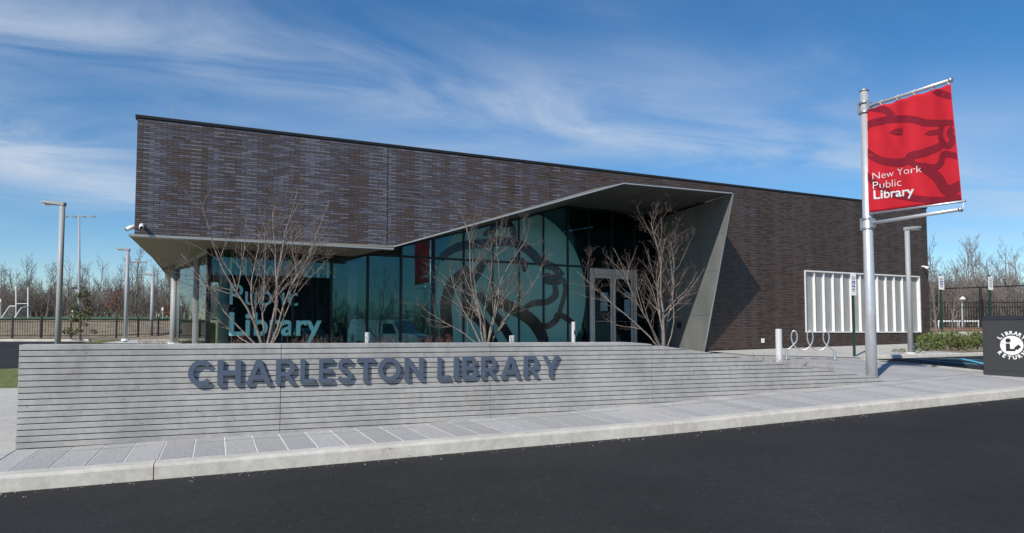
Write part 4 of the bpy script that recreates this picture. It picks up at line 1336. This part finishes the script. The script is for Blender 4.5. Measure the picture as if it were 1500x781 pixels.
# ------------------------------------------------------------------ book return
def book_return():
    a = ghit(1441, 549.5); d = V((.83, -.56, 0)).normalized(); n = V((d.y, -d.x, 0))
    if n.dot(CAM - a) < 0: n = -n
    ht = at_y(1441, 462.5, a.y).z - a.z; W_, D_ = 1.55, .95
    t = thing('book_return', 'black metal book return box with a white reading figure emblem at the right edge', 'book return', a + d * W_ / 2)

    def q(x, y, z): return a + d * x - n * y + UP * z
    b = MB(); b.hexa([q(0, 0, -.05), q(W_, 0, -.05), q(W_, D_, -.05), q(0, D_, -.05)], [q(0, 0, ht - .10), q(W_, 0, ht - .10), q(W_, D_, ht - .10), q(0, D_, ht - .10)])
    b.build('body', M_BOOK, t, bevel=.012)
    l = MB(); l.hexa([q(-.004, -.004, ht - .098), q(W_ + .004, -.004, ht - .098), q(W_, D_, ht - .098), q(-.004, D_, ht - .098)], [q(.03, .16, ht), q(W_ - .03, .16, ht), q(W_ - .03, D_ - .05, ht), q(.03, D_ - .05, ht)])
    l.build('lid', M_BOOK, t, bevel=.008)
    for x in (.06, W_ - .06):
        g_ = MB(); g_.plate([q(x, -.001, .03), q(x + .006, -.001, .03), q(x + .006, -.001, ht - .14), q(x, -.001, ht - .14)], n * .003); g_.build('panel_seam', M_BLACKP, t)
    g_ = MB(); g_.plate([q(.02, -.001, .09), q(W_ - .02, -.001, .09), q(W_ - .02, -.001, .096), q(.02, -.001, .096)], n * .003); g_.build('panel_seam', M_BLACKP, t)
    # emblem
    c = on_plane(1482, 506, a + n * .003, n); cx = (c - a).dot(d); czz = c.z - a.z
    R = .205
    em = MB(); em.face([q(cx + R * math.cos(x), -.004, czz + R * math.sin(x)) for x in [2 * math.pi * k / 48 for k in range(48)]])
    e_o = em.build('emblem', M_WHITE, t)
    hd_ = MB(); hd_.face([q(cx - .062 + .047 * math.cos(x), -.007, czz + .105 + .047 * math.sin(x)) for x in [2 * math.pi * k / 24 for k in range(24)]])
    hd_.build('figure_head', M_BLACKP, e_o)
    bd = [(-.105, .04), (-.03, .04), (-.03, -.075), (.04, -.075), (.09, -.045), (.055, -.125), (-.105, -.125)]
    f = MB(); f.face([q(cx + x, -.007, czz + z) for x, z in bd]); f.build('figure_body', M_BLACKP, e_o)
    bkk = [(.035, -.055), (.115, .02), (.165, -.03), (.095, -.10)]
    f = MB(); f.face([q(cx + x, -.0085, czz + z) for x, z in bkk]); f.build('figure_book', M_BLACKP, e_o)

    def arc_word(txt, a0, a1, rad, flip):
        for k, ch in enumerate(txt):
            an = math.radians(a0 + (a1 - a0) * k / (len(txt) - 1)); me = text_mesh(ch, .105, .006)
            w = max(v.co.x for v in me.vertices) + min(v.co.x for v in me.vertices)
            for v in me.vertices: v.co.x -= w / 2; v.co.y -= .035; v.co.z *= .2
            tan = V((-math.sin(an), math.cos(an))) * (-1 if not flip else 1); rd = V((math.cos(an), math.sin(an))) * (1 if not flip else -1)
            p = q(cx + rad * math.cos(an), -.006, czz + rad * math.sin(an))
            place_mesh(me, p, d * tan.x + UP * tan.y, d * rd.x + UP * rd.y, 'lettering', M_WHITE, t)
    arc_word('LIBRARY', 142, 38, .265, False); arc_word('RETURN', 218, 322, .265, True)


book_return()

# ------------------------------------------------------------------ bike rack, bollards, signs
def bike_rack():
    yb = 21.5; f0 = at_y(1152, 512.5, yb); f1 = at_y(1223, 517, yb - .4)
    g0, g1 = f0.copy(), f1.copy(); d = (f1 - f0); d.z = 0; L = d.length; d = d.normalized(); n = V((-d.y, d.x, 0))
    z0 = height(f0.x, f0.y); t = thing('bike_rack', 'coiled silver bike rack with three loops on the plaza', 'bike rack', V((f0.x, f0.y, z0)))
    base = f0.copy(); pts = []
    lowz = at_y(1175, 512.5, yb).z; hiz = at_y(1175, 484.5, yb).z; R = (hiz - lowz) / 2
    for k in range(0, 120):
        x = k / 119; a = 2 * math.pi * (3 * x) - math.pi / 2 - .0
        along = L * x + R * .62 * math.cos(a) * min(1, 14 * x * (1 - x) + .0)
        dz = (R + R * math.sin(a)); pts.append(V((f0.x, f0.y, lowz - .02 * x)) + d * along + UP * dz + n * (.13 * (x - .5)))
    pts[0].z = lowz; MB().tube(pts, .021, 8).build('coil', M_STEEL, t, True)
    for p in (pts[0], pts[-1]):
        MB().tube([V((p.x, p.y, height(p.x, p.y))), V((p.x, p.y, p.z + .02))], .045, 8).build('foot', M_STEEL, t)
        MB().tube([V((p.x, p.y, height(p.x, p.y) + .03)), V((p.x, p.y, height(p.x, p.y) + .05))], .10, 10).build('flange', M_STEEL, t)


bike_rack()


def bollard(u, vt, y, r, label, h, cut):
    top = at_y(u, vt, y); b = V((top.x, top.y, top.z - h)); t = thing('bollard', label, 'bollard', b, 'pale bollards round the entrance')
    MB().tube([b, top - UP * .012, top], [r, r, r * .9], 18).build('shaft', mat('bollard_paint', (.60, .61, .62), .5), t, False)
    if cut:
        d = (CAM - top); d.z = 0; d = d.normalized(); sd = V((d.y, -d.x, 0)) * -1
        c = b + UP * (h * cut) + (d * .72 + sd * .62).normalized() * (r * .93); ax = V((-(d * .72 + sd * .62).y, (d * .72 + sd * .62).x, 0)).normalized(); nn = (d * .72 + sd * .62).normalized()
        m_ = MB(); m_.hexa([c + ax * (.45 * r * math.cos(x)) + UP * (1.3 * r * math.sin(x)) for x in [2 * math.pi * k / 16 for k in range(16)]], [c + nn * r * .1 + ax * (.45 * r * math.cos(x)) + UP * (1.3 * r * math.sin(x)) for x in [2 * math.pi * k / 16 for k in range(16)]])
        m_.build('lens', M_MULL, t)


bollard(538.5, 487, 17.5, .062, 'short pale bollard behind the wall, before the reflected white van', .5, .42)
bollard(750, 491.5, 17.5, .068, 'short pale bollard behind the wall, right of the middle bare tree', .5, 0)
bollard(840, 471.5, 24.0, .065, 'slim pale bollard left of the glass entrance doors', .95, .62)
bollard(1140.5, 482, 18.5, .082, 'thick pale bollard beside the coiled bike rack', .95, 0)


def parking_sign(u, vb, vt, vs0, vs1, y, wpx, label, blue):
    b = at_y(u, vb, y); top = at_y(u, vt, y); k = y / FPX
    t = thing('parking_sign', label, 'sign', b, 'parking signs on green posts')
    MB().box((b + V((top.x, top.y, top.z))) / 2, V((.035, 0, 0)), V((0, .025, 0)), UP * ((top.z - b.z) / 2 + .05)).build('post', M_GREENP, t)
    c = at_y(u, (vs0 + vs1) / 2, y - .05); hw, hh = wpx * k / 2, (vs1 - vs0) * k / 2; sx = V((.97, .24, 0))
    sn = V((.24, -.97, 0))
    MB().box(c, sx * hw, sn * .006, UP * hh).build('plate', M_WHITE, t, bevel=.003)

    def rect(x0, x1, z0, z1, m_, off=.009):
        MB().face([c + sx * hw * x + sn * off + UP * hh * z for x, z in ((x0, z0), (x1, z0), (x1, z1), (x0, z1))]).build('print', m_, t)
    if blue:
        rect(-.55, .55, -.28, .30, M_BLUE)
        # wheelchair symbol
        w = MB(); cc_ = [( -.05 + .24 * math.cos(a), -.06 + .10 * math.sin(a)) for a in [math.radians(x) for x in range(100, 361, 26)]]
        pts_ = [c + sx * hw * x + sn * .014 + UP * hh * z for x, z in cc_]; w.tube(pts_, .008, 4)
        w.tube([c + sx * hw * x + sn * .014 + UP * hh * z for x, z in ((-.12, .17), (-.08, .0), (.22, .0), (.32, -.14))], .010, 4)
        w.tube([c + sx * hw * -.12 + sn * .014 + UP * hh * .22, c + sx * hw * -.12 + sn * .014 + UP * hh * .245], .018, 6); w.build('print', M_WHITE, t)
        for z0, z1, x in ((.42, .50, .7), (.60, .66, .6), (-.52, -.40, .55), (-.66, -.60, .5)): rect(-x, x, z0, z1, mat('sign_ink', (.12, .15, .22), .6))
    else:
        for z0, z1, x in ((.62, .72, .7), (.38, .48, .6), (.14, .24, .7), (-.1, 0, .55), (-.34, -.24, .7), (-.58, -.48, .5)): rect(-x, x, z0, z1, mat('sign_ink', (.12, .15, .22), .6))


parking_sign(1250, 523, 400, 399.5, 433, 22.5, 9.5, 'accessible parking sign on a green post, left of the silver banner pole', True)
parking_sign(1379, 514, 404, 404, 424.5, 29, 9.5, 'accessible parking sign on a green post, in front of the clipped shrubs', True)
parking_sign(1451, 514, 405, 405.5, 425, 29, 8, 'plain white parking sign on a green post above the book return', False)


# ------------------------------------------------------------------ vegetation
def wander(p, d, length, n, jitter, up=0.0, rng=random):
    pts = [p.copy()]; d = d.normalized()
    for _ in range(n):
        d = (d + V((rng.uniform(-1, 1), rng.uniform(-1, 1), rng.uniform(-1, 1))) * jitter + UP * up).normalized()
        p = p + d * (length / n); pts.append(p.copy())
    return pts


def branchy(mbs, p, d, length, r, lvl, rng, sides=(5, 4, 3, 3), maxl=3, dens=(7, 6, 4), jit=.16, up=.05, spread=.75, ratio=.55, rmin=.0034):
    n = 7 if lvl == 0 else (5 if lvl < maxl else 3)
    pts = wander(p, d, length, n, jit, up, rng)
    rad = [r * (1 - .8 * k / n) for k in range(n + 1)]
    mbs[min(lvl, len(mbs) - 1)].tube(pts, rad, sides[min(lvl, len(sides) - 1)], caps=False)
    if lvl >= maxl: return
    m_ = dens[min(lvl, len(dens) - 1)]
    for k in range(m_):
        f = rng.uniform(.22 if lvl == 0 else .15, 1.0); x = f * n; i = min(int(x), n - 1); q = pts[i].lerp(pts[i + 1], x - i)
        dd = (pts[i + 1] - pts[i]).normalized(); a = rng.uniform(0, 2 * math.pi); o = dd.orthogonal().normalized(); o2 = dd.cross(o)
        nd = dd * (1 - spread * .55) + (o * math.cos(a) + o2 * math.sin(a)) * spread + UP * .18
        branchy(mbs, q, nd, length * ratio * rng.uniform(.55, 1.0) * (1.12 - .55 * f), max(rmin, rad[i] * .55), lvl + 1, rng, sides, maxl, dens, jit * 1.15, up, spread, ratio, rmin)


def stem_tree(label, base, stems, seed, group='bare multi-stemmed trees in the planting bed'):
    rng = random.Random(seed); t = thing('bare_tree', label, 'tree', base, group)
    tw_ = MB()
    for (dx, dy, dz, L, r) in stems:
        m_ = MB(); d = V((dx, dy, dz)); r *= .82; rng = random.Random(seed * 100 + len(t.children) + int(L * 37))
        branchy([m_, m_, tw_], base + V((dx, dy, 0)) * .12 - UP * .05, d, L, r, 0, rng, sides=(6, 5, 3, 3), maxl=3, dens=(9, 6, 5), jit=.19, up=.05, spread=.66, ratio=.55, rmin=.0021)
        m_.v and m_.build('stem', M_BARK, t, True)
    o = tw_.build('twigs', M_TWIG, t); o['kind'] = 'stuff'
    return t


tb = at_y(388, 506, 14.0); tb.z = 1.33
stem_tree('widest bare tree with pale fanning stems, before the words on the glass', tb,
          [(-.62, -.1, .85, 2.5, .024), (-.36, .2, 1, 2.9, .028), (-.12, -.2, 1, 3.1, .034), (.10, .25, 1, 3.3, .036), (.26, -.1, 1, 3.2, .034), (.55, .15, 1, 3.2, .030), (.72, -.1, 1.05, 2.4, .022), (-.8, .1, .5, 1.7, .016), (.02, .0, 1, 2.6, .024)], 5)
tb = at_y(712, 503, 16.0); tb.z = 1.33
stem_tree('middle bare tree, in front of the lion roundel on the glass', tb,
          [(-.55, .1, 1, 2.1, .026), (-.15, -.2, 1, 2.5, .032), (.05, .2, 1, 2.9, .036), (.30, 0, 1, 2.7, .030), (.6, .2, .9, 1.9, .024), (-.85, 0, .7, 1.8, .018), (-.3, .25, 1, 2.5, .024), (.15, -.25, 1, 2.7, .028), (.45, .3, 1, 2.3, .022)], 21)
tb = at_y(972, 504.5, 16.0); tb.z = 1.30
stem_tree('right bare tree at the end of the level wall, before the entrance doors', tb,
          [(-.75, .1, 1, 2.6, .026), (-.40, -.2, 1, 2.6, .026), (-.12, .2, 1, 2.9, .032), (.06, 0, 1, 3.0, .040), (.25, .2, 1, 2.6, .028), (.50, -.1, 1, 2.3, .022), (-.5, .0, .75, 1.6, .016)], 35)


def tuft(name, label, base, n, h, sp, m, seed, group, cat='plant'):
    rng = random.Random(seed); b = MB()
    for _ in range(n):
        a = rng.uniform(0, 6.28); rr = rng.uniform(0, sp); p = base + V((math.cos(a) * rr, math.sin(a) * rr * .6, -.03))
        pts = wander(p, V((rng.uniform(-.6, .6), rng.uniform(-.6, .6), 1)), h * rng.uniform(.5, 1), 4, .25, .03, rng)
        b.tube(pts, [.007, .006, .005, .004, .002], 3, False)
        for _ in range(2):
            i = rng.randint(1, 3); b.tube(wander(pts[i], V((rng.uniform(-1, 1), rng.uniform(-1, 1), .6)), h * .3, 2, .3, .0, rng), [.004, .003, .0015], 3, False)
    return tag(b.build(name, m), label, cat, group)


gq = 'dry twiggy plants in the beds'
M_DTWIG = mat('dry_twig', (.23, .18, .14), .9, var=.3, scale=8)
for i, (u, v, t_, w_, lab) in enumerate(((1130, 529, 12.35, .75, 'dry twiggy plant left of the thick bollard on the sloping wall end'), (1165, 534, 12.95, .75, 'dry twiggy plant right of the thick bollard'), (1188, 536, 13.5, .7, 'dry twiggy plant below the first loop of the bike rack'), (1212, 539, 14.0, .7, 'dry twiggy plant at the low end of the wall, below the last bike rack loop'))):
    p = TW(t_, w_); p.z = bed_z(t_, w_); tuft('dry_plant', lab, p, 16, .36, .22, M_DTWIG, 50 + i, gq)
for i, (u, lab) in enumerate(((212, 'dry plant clump left of the building column'), (236, 'dry plant clump at the foot of the building column'), (270, 'dry plant clump at the foot of the side glass'))):
    p = at_y(u, 503, 23.5); p.z = at_y(u, 506, 23.5).z; tuft('dry_plant', lab, p, 26, .42, .35, mat('straw_twig', (.30, .24, .16), .9, var=.3, scale=8), 70 + i, gq)
for i, (u, lab) in enumerate(((352, 'dark leafless shrub below the first word on the glass'), (440, 'dark leafless shrub right of the widest bare tree'), (487, 'dark leafless shrub below the reflected silver car'), (560, 'dark leafless shrub beside the leftmost bollard'), (628, 'dark leafless shrub below the roundel on the left'), (655, 'dark leafless shrub just left of the middle bare tree'))):
    p = at_y(u, 506, 17.0); p.z = 1.33; tuft('leafless_shrub', lab, p, 22, .34, .5, mat('dark_twig', (.10, .055, .045), .9, var=.3, scale=8), 90 + i, 'leafless shrubs behind the wall', 'shrub')


def leaf_cloud(mb, c, rx, ry, rz, n, size, rng, flat=.0):
    for _ in range(n):
        while True:
            x, y, z = rng.uniform(-1, 1), rng.uniform(-1, 1), rng.uniform(-1, 1); q = x * x + y * y + z * z
            if q <= 1 and q > .25: break
        p = c + V((x * rx, y * ry, z * rz)); a = V((rng.uniform(-1, 1), rng.uniform(-1, 1), rng.uniform(-.4, 1))).normalized()
        b = a.orthogonal().normalized(); e = a.cross(b); s = size * rng.uniform(.6, 1.25)
        mb.face([p - b * s * .45, p + e * s, p + b * s * .45, p - e * s])


rng = random.Random(4)
hx = [(1352, 517, 25.4), (1372, 516.6, 25.6), (1392, 516.2, 25.8), (1412, 515.8, 26.0), (1432, 515.4, 26.2), (1453, 515, 26.4), (1474, 515, 26.6)]
side_txt = ['leftmost clipped evergreen shrub of the row, beside the grey lamp post', 'second clipped evergreen shrub from the left, below the accessible parking sign', 'third clipped evergreen shrub from the left in the row', 'fourth clipped evergreen shrub, midway along the row', 'clipped evergreen shrub at the left edge of the book return', 'clipped evergreen shrub behind the book return', 'rightmost clipped evergreen shrub behind the book return emblem']
for i, (u, v, y) in enumerate(hx):
    p = at_y(u, v, y); p.z = height(p.x, p.y); t = thing('evergreen_shrub', side_txt[i], 'shrub', p, 'clipped shrubs in the row by the parking lot')
    f = MB(); hh = .36 + rng.uniform(-.04, .04)
    for _ in range(9): leaf_cloud(f, p + V((rng.uniform(-.22, .22), rng.uniform(-.25, .25), hh + rng.uniform(-.1, .1))), .24, .26, .30, 130, .038, rng)
    f.build('foliage', M_EVERG, t); s_ = MB()
    for _ in range(5): s_.tube(wander(p, V((rng.uniform(-.5, .5), rng.uniform(-.5, .5), 1)), hh * 1.5, 3, .2), [.012, .009, .006, .003], 4, False)
    s_.build('stems', M_TWIG, t)
for i, (u, lab) in enumerate(((1313, 'tiny green plant left of the grey lamp post'), (1322, 'tiny green plant next to the foot of the grey lamp post'), (1345, 'tiny yellow green plant right of the grey lamp post'))):
    p = ghit(u, 519.5); p.z += .05; f = MB(); leaf_cloud(f, p + UP * .08, .16, .12, .08, 60, .03, rng); tag(f.build('ground_plant', M_EVERG), lab, 'plant', 'tiny plants by the far kerb')
# evergreen sapling
p = at_y(118, 499, 40); t = thing('pine_sapling', 'ragged young evergreen tree left of the second lamp post', 'tree', p)
MB().tube(wander(p, V((-.05, 0, 1)), 2.6, 6, .05), [.06, .055, .05, .04, .03, .02, .01], 6, False).build('trunk', M_TWIG, t)
f = MB()
for k in range(34):
    z = rng.uniform(.15, 2.75); r = (2.95 - z) * .33 + .12; a = rng.uniform(0, 6.28); leaf_cloud(f, p + V((math.cos(a) * r * .75, math.sin(a) * r * .75, z)), .20, .20, .13, 62, .06, rng)
f.build('crown', M_PINE, t)

# ---- bare woods all round: five grown trees, copied singly
def wood_tree(seed, hgt, kind):
    rng = random.Random(seed); a, b = MB(), MB()
    d0 = V((rng.uniform(-.05, .05), rng.uniform(-.05, .05), 1))
    if kind == 'tall':
        branchy([a, a, b], V((0, 0, -.5)), d0, hgt, .12, 0, rng, (5, 3, 3, 3), 3, (22, 8, 5), .045, .04, .62, .36, .012)
    elif kind == 'round':
        for k in range(3):
            an = k * 2.1; branchy([a, a, b], V((0, 0, -.3)), V((math.cos(an) * .22, math.sin(an) * .22, 1)), hgt * rng.uniform(.8, 1), .085, 0, rng, (5, 3, 3, 3), 3, (16, 8, 5), .07, .03, .7, .42, .012)
    else:
        for k in range(7):
            an = k * .9; branchy([a, b, b], V((math.cos(an) * .4, math.sin(an) * .4, -.3)), V((math.cos(an) * .35, math.sin(an) * .35, 1)), hgt * rng.uniform(.6, 1), .045, 0, rng, (4, 3, 3, 3), 2, (14, 9, 4), .10, .03, .7, .45, .010)
    root = bpy.data.objects.new('wood_tree', None); COL.objects.link(root)
    oa = a.build('trunk', M_FARBARK, root); ob_ = b.build('crown', M_FARTWIG, root)
    return root


protos = [('slender', wood_tree(101, 11.5, 'tall')), ('slender', wood_tree(102, 10.0, 'tall')), ('round', wood_tree(103, 9.5, 'round')), ('round', wood_tree(104, 8.5, 'round')), ('brush', wood_tree(105, 5.0, 'brush')), ('slender', wood_tree(106, 12.5, 'tall'))]
lab = {'slender': 'slender leafless tree in the woods', 'round': 'round headed leafless tree in the woods', 'brush': 'low leafless bush at the foot of the woods'}
where = {'L': ' beyond the playing field on the left', 'R': ' beyond the fences on the right', 'B': ' mirrored across the street'}
kids = {r: [o for o in bpy.data.objects if o.parent == r] for _, r in protos}
first_use = set()


def plant(k, x, y, sc, side, single=None):
    kd, root = protos[k]
    if k not in first_use: first_use.add(k); r = root
    else:
        r = root.copy(); COL.objects.link(r)
        for c in kids[root]:
            d = c.copy(); d.parent = r; d.matrix_parent_inverse = c.matrix_parent_inverse.copy(); COL.objects.link(d)
    r.location = (x, y, height(x, y) - .1); r.rotation_euler.z = rng.uniform(0, 6.28); r.scale = (sc, sc, sc * rng.uniform(.9, 1.1))
    tag(r, single or lab[kd] + where[side], 'tree' if kd != 'brush' else 'bush', 'leafless woods' + where[side])


def px_x(u, y): return (u - PPX) / FPX * y


for i in range(130):      # left woods
    u = -70 + 400 * (i + rng.uniform(-.4, .4)) / 130; y = rng.choice((132, 138, 146, 155, 168, 180)) + rng.uniform(-3, 3)
    k = rng.choice((0, 1, 2, 3, 5, 0, 2)); plant(k, px_x(u, y), y, rng.uniform(.72, 1.05), 'L')
for i in range(70):
    u = -70 + 400 * (i + rng.uniform(-.5, .5)) / 70; y = rng.uniform(128, 150); plant(4, px_x(u, y), y, rng.uniform(.9, 1.35), 'L')
for i in range(46):      # right woods
    u = 1335 + 260 * (i + rng.uniform(-.5, .5)) / 46; y = rng.uniform(60, 100)
    plant(rng.choice((0, 1, 2, 3, 5)), px_x(u, y), y, rng.uniform(.62, .92) * y / 80 * .92, 'R')
for i in range(36):
    u = 1335 + 260 * (i + rng.uniform(-.5, .5)) / 36; y = rng.uniform(55, 75); plant(4, px_x(u, y), y, rng.uniform(.7, 1.0), 'R')
for i in range(90):      # woods across the street
    a = -.55 + 1.35 * (i + rng.uniform(-.4, .4)) / 90; R = rng.uniform(62, 84); x, y = 12 + R * math.cos(a - math.pi / 4), R * math.sin(a - math.pi / 4) - 6
    plant(rng.choice((2, 3, 4, 4, 0)), x, y, rng.uniform(.6, .8), 'B')
for u, y, sc, k, l_ in ((1352, 34.5, .42, 1, 'young leafless tree at the right corner of the library'), (1372, 31, .40, 0, 'young leafless tree behind the clipped shrubs, left of the right accessible sign'), (1392, 33, .36, 1, 'young leaning leafless tree right of the right accessible sign')):
    kd, root = protos[k]; r = root.copy(); COL.objects.link(r); r.name = 'young_tree'
    for c in kids[root]:
        d = c.copy(); d.parent = r; d.matrix_parent_inverse = c.matrix_parent_inverse.copy(); COL.objects.link(d)
    x = px_x(u, y); r.location = (x, y, height(x, y) - .05); r.rotation_euler.z = u; r.scale = (sc,) * 3; tag(r, l_, 'tree', 'young trees by the library corner')
for i, (u, v0, y, wd, l_) in enumerate(((168, 440, 128, 20, 'russet leaved tree at the edge of the woods between two lamp posts'), (246, 452, 128, 11, 'small russet leaved tree at the edge of the woods beside the column'))):
    p = at_y(u, v0, y); bz = height(p.x, p.y); t = thing('russet_tree', l_, 'tree', V((p.x, p.y, bz)), 'trees that kept their russet leaves')
    kk = y / FPX; f = MB()
    for _ in range(24): leaf_cloud(f, p + V((rng.uniform(-1, 1) * wd * .6 * kk, rng.uniform(-1, 1), rng.uniform(-1, 1) * wd * .7 * kk)), wd * .28 * kk, 1, wd * .25 * kk, 26, .16, rng)
    f.build('crown', M_RUST, t); MB().tube([V((p.x, p.y, bz - .3)), p], [.12, .05], 5).build('trunk', M_FARBARK, t)


def thicket(name, pts, n, hgt, m, label):
    b = MB()
    for _ in range(n):
        i = rng.randrange(len(pts) - 1); f = rng.random(); x = pts[i][0] + (pts[i + 1][0] - pts[i][0]) * f + rng.uniform(-2, 2); y = pts[i][1] + (pts[i + 1][1] - pts[i][1]) * f + rng.uniform(-7, 7)
        h = hgt * rng.uniform(.45, 1.0) ** 1.3; p = V((x, y, height(x, y) - .2)); d = V((rng.uniform(-.35, .35), rng.uniform(-.35, .35), 1))
        q = wander(p, d, h, 3, .16, .05, rng); b.tube(q, [.05, .04, .03, .012], 3, False)
        for _k in range(5):
            j = rng.randint(1, 3); b.tube(wander(q[j], V((rng.uniform(-1, 1), rng.uniform(-1, 1), rng.uniform(0, 1.2))), h * .32, 2, .3, .05, rng), [.022, .017, .008], 3, False)
    o = b.build(name, m); o['kind'] = 'stuff'; tag(o, label, 'thicket')


M_THICK = mat('thicket_twig', (.15, .128, .113), .9, var=.3, scale=.25)
thicket('thicket', [(px_x(-90, 150), 150), (px_x(60, 140), 140), (px_x(350, 150), 150)], 2000, 6.0, M_THICK, 'tangled leafless brush at the foot of the left woods')
thicket('thicket', [(px_x(1320, 84), 84), (px_x(1620, 84), 84)], 1300, 5.0, M_THICK, 'tangled leafless brush at the foot of the right woods')
thicket('thicket', [(8 + 70 * math.cos(a), -6 + 70 * math.sin(a)) for a in (-1.5, -1.1, -.7, -.3, .1, .3)], 2400, 5.0, M_THICK, 'tangled leafless brush across the street')

# ------------------------------------------------------------------ cars across the street, seen in the glass
def vehicle(name, label, cat, pos, head, prof_, width, glass_side, wheels, wr_, paint, extras=None):
    t = thing(name, label, cat, (0, 0, 0)); hw = width / 2
    b = MB(); n = len(prof_); inset = lambda z: hw - .12 * max(0, (z - 1.0))
    b.hexa([V((x, -inset(z), z)) for x, z in prof_], [V((x, inset(z), z)) for x, z in prof_])
    body = b.build('body', paint, t, bevel=.03)
    for gs in glass_side:
        for s in (-1, 1):
            MB().plate([V((x, s * (inset(z) + .004), z)) for x, z in gs], V((0, s * .012, 0))).build('window', M_CARG, body)
    for x in wheels:
        for s in (-1, 1):
            w = MB().tube([V((x, s * (hw - .17), wr_)), V((x, s * (hw + .012), wr_))], wr_, 20).build('wheel', M_RUBBER, t)
            MB().tube([V((x, s * (hw - .0), wr_)), V((x, s * (hw + .022), wr_))], wr_ * .62, 14).build('rim', M_CHROME, w)
    if extras: extras(t, body, hw)
    t.location = pos; t.rotation_euler.z = head; return t


VH = math.atan2(1.0, .04)


def van_extra(t, body, hw):
    r = MB()
    for s in (-1, 1): r.tube([V((-2.5, s * .75, 2.22)), V((.9, s * .75, 2.22))], .025, 6)
    for x in (-2.4, -1.3, -.2, .8): r.tube([V((x, -.78, 2.0)), V((x, -.78, 2.22)), V((x, .78, 2.22)), V((x, .78, 2.0))], .022, 6)
    r.build('ladder_rack', M_STEEL, t)
    for s in (-1, 1): MB().box(V((2.72, s * .72, .82)), V((.03, 0, 0)), V((0, .14, 0)), UP * .09).build('headlight', M_WHITE, t)
    MB().box(V((2.74, 0, .48)), V((.06, 0, 0)), V((0, hw - .02, 0)), UP * .1).build('bumper', M_BLACKP, t)
    MB().plate([V((1.32, -.72, 1.22)), V((1.32, .72, 1.22)), V((.83, .66, 1.9)), V((.83, -.66, 1.9))], V((.03, 0, .02))).build('windshield', M_CARG, t)


def suv_extra(t, body, hw):
    for s in (-1, 1): MB().box(V((2.26, s * .66, .86)), V((.03, 0, 0)), V((0, .2, 0)), UP * .08).build('headlight', M_WHITE, t)
    MB().box(V((2.28, 0, .5)), V((.05, 0, 0)), V((0, hw - .05, 0)), UP * .14).build('bumper', M_BLACKP, t)


def zat(x, y): return height(x, y)


st_a, st_b = V((9.0, -44.0, 0)), V((34.7, -17.5, 0))
sd_ = (st_b - st_a).normalized(); sn_ = V((sd_.y, -sd_.x, 0)); sh = 7.1; sz = height(34, -18) - .3; SLN = (st_b - st_a).length
store = thing('store_building', 'plain dark flat roofed building across the street, seen mirrored at the left of the glass', 'building', st_a + UP * sz)
MB().plate([st_a + UP * sz, st_b + UP * sz, st_b + UP * (sz + sh), st_a + UP * (sz + sh)], sn_ * 14).build('wall', M_INTD, store)
MB().plate([st_a - sn_ * .1 + UP * (sz + sh), st_b - sn_ * .1 + UP * (sz + sh), st_b + sn_ * 14.1 + UP * (sz + sh), st_a + sn_ * 14.1 + UP * (sz + sh)], UP * .3).build('roof_coping', M_COPING, store)
for k in range(5):
    c_ = st_a + sd_ * (SLN * (k + .5) / 5) - sn_ * .03 + UP * (sz + 1.6)
    MB().box(c_, sd_ * 1.6, sn_ * .05, UP * 1.3).build('window', M_CARG, store)


van_prof = [(-2.7, .42), (-2.7, 1.2), (-2.6, 1.95), (-2.3, 2.05), (.55, 2.05), (.85, 1.95), (1.4, 1.22), (2.55, 1.02), (2.72, .85), (2.72, .42)]
vp = (12.9, 8.8); vehicle('cargo_van', 'white cargo van with a roof rack, seen mirrored in the left glass', 'van', (*vp, zat(*vp)), VH, van_prof, 1.95,
                          [[(.1, 1.25), (1.15, 1.25), (.8, 1.82), (.1, 1.82)]], (-1.75, 1.85), .36, M_CARW, van_extra)
suv_prof = [(-2.25, .42), (-2.25, 1.0), (-2.1, 1.55), (-1.85, 1.7), (.2, 1.7), (.45, 1.62), (1.05, 1.08), (2.1, .98), (2.26, .8), (2.26, .42)]
sv_ = (12.3, 2.2)
vehicle('silver_car', 'silver estate car behind the white van, seen mirrored in the left glass', 'car', (*sv_, zat(*sv_)), VH, suv_prof, 1.85,
        [[(-1.85, 1.08), (-.75, 1.08), (-.75, 1.58), (-1.7, 1.58)], [(-.65, 1.08), (.75, 1.08), (.32, 1.58), (-.65, 1.58)]], (-1.45, 1.45), .34, M_CARS, suv_extra)
sv2 = (10.6, -4.4)
vehicle('dark_car', 'dark car last in the mirrored row of parked cars', 'car', (*sv2, zat(*sv2)), VH, suv_prof, 1.85,
        [[(-1.85, 1.08), (-.75, 1.08), (-.75, 1.58), (-1.7, 1.58)], [(-.65, 1.08), (.75, 1.08), (.32, 1.58), (-.65, 1.58)]], (-1.45, 1.45), .34, M_BOOK, suv_extra)
sv3 = (25.6, 14.2)
vehicle('white_car', 'white car facing the library, seen mirrored beside the entrance doors', 'car', (*sv3, zat(*sv3)), math.atan2(11.5, -23.4), suv_prof, 1.85,
        [[(-1.85, 1.08), (-.75, 1.08), (-.75, 1.58), (-1.7, 1.58)], [(-.65, 1.08), (.75, 1.08), (.32, 1.58), (-.65, 1.58)]], (-1.45, 1.45), .34, M_CARW, suv_extra)
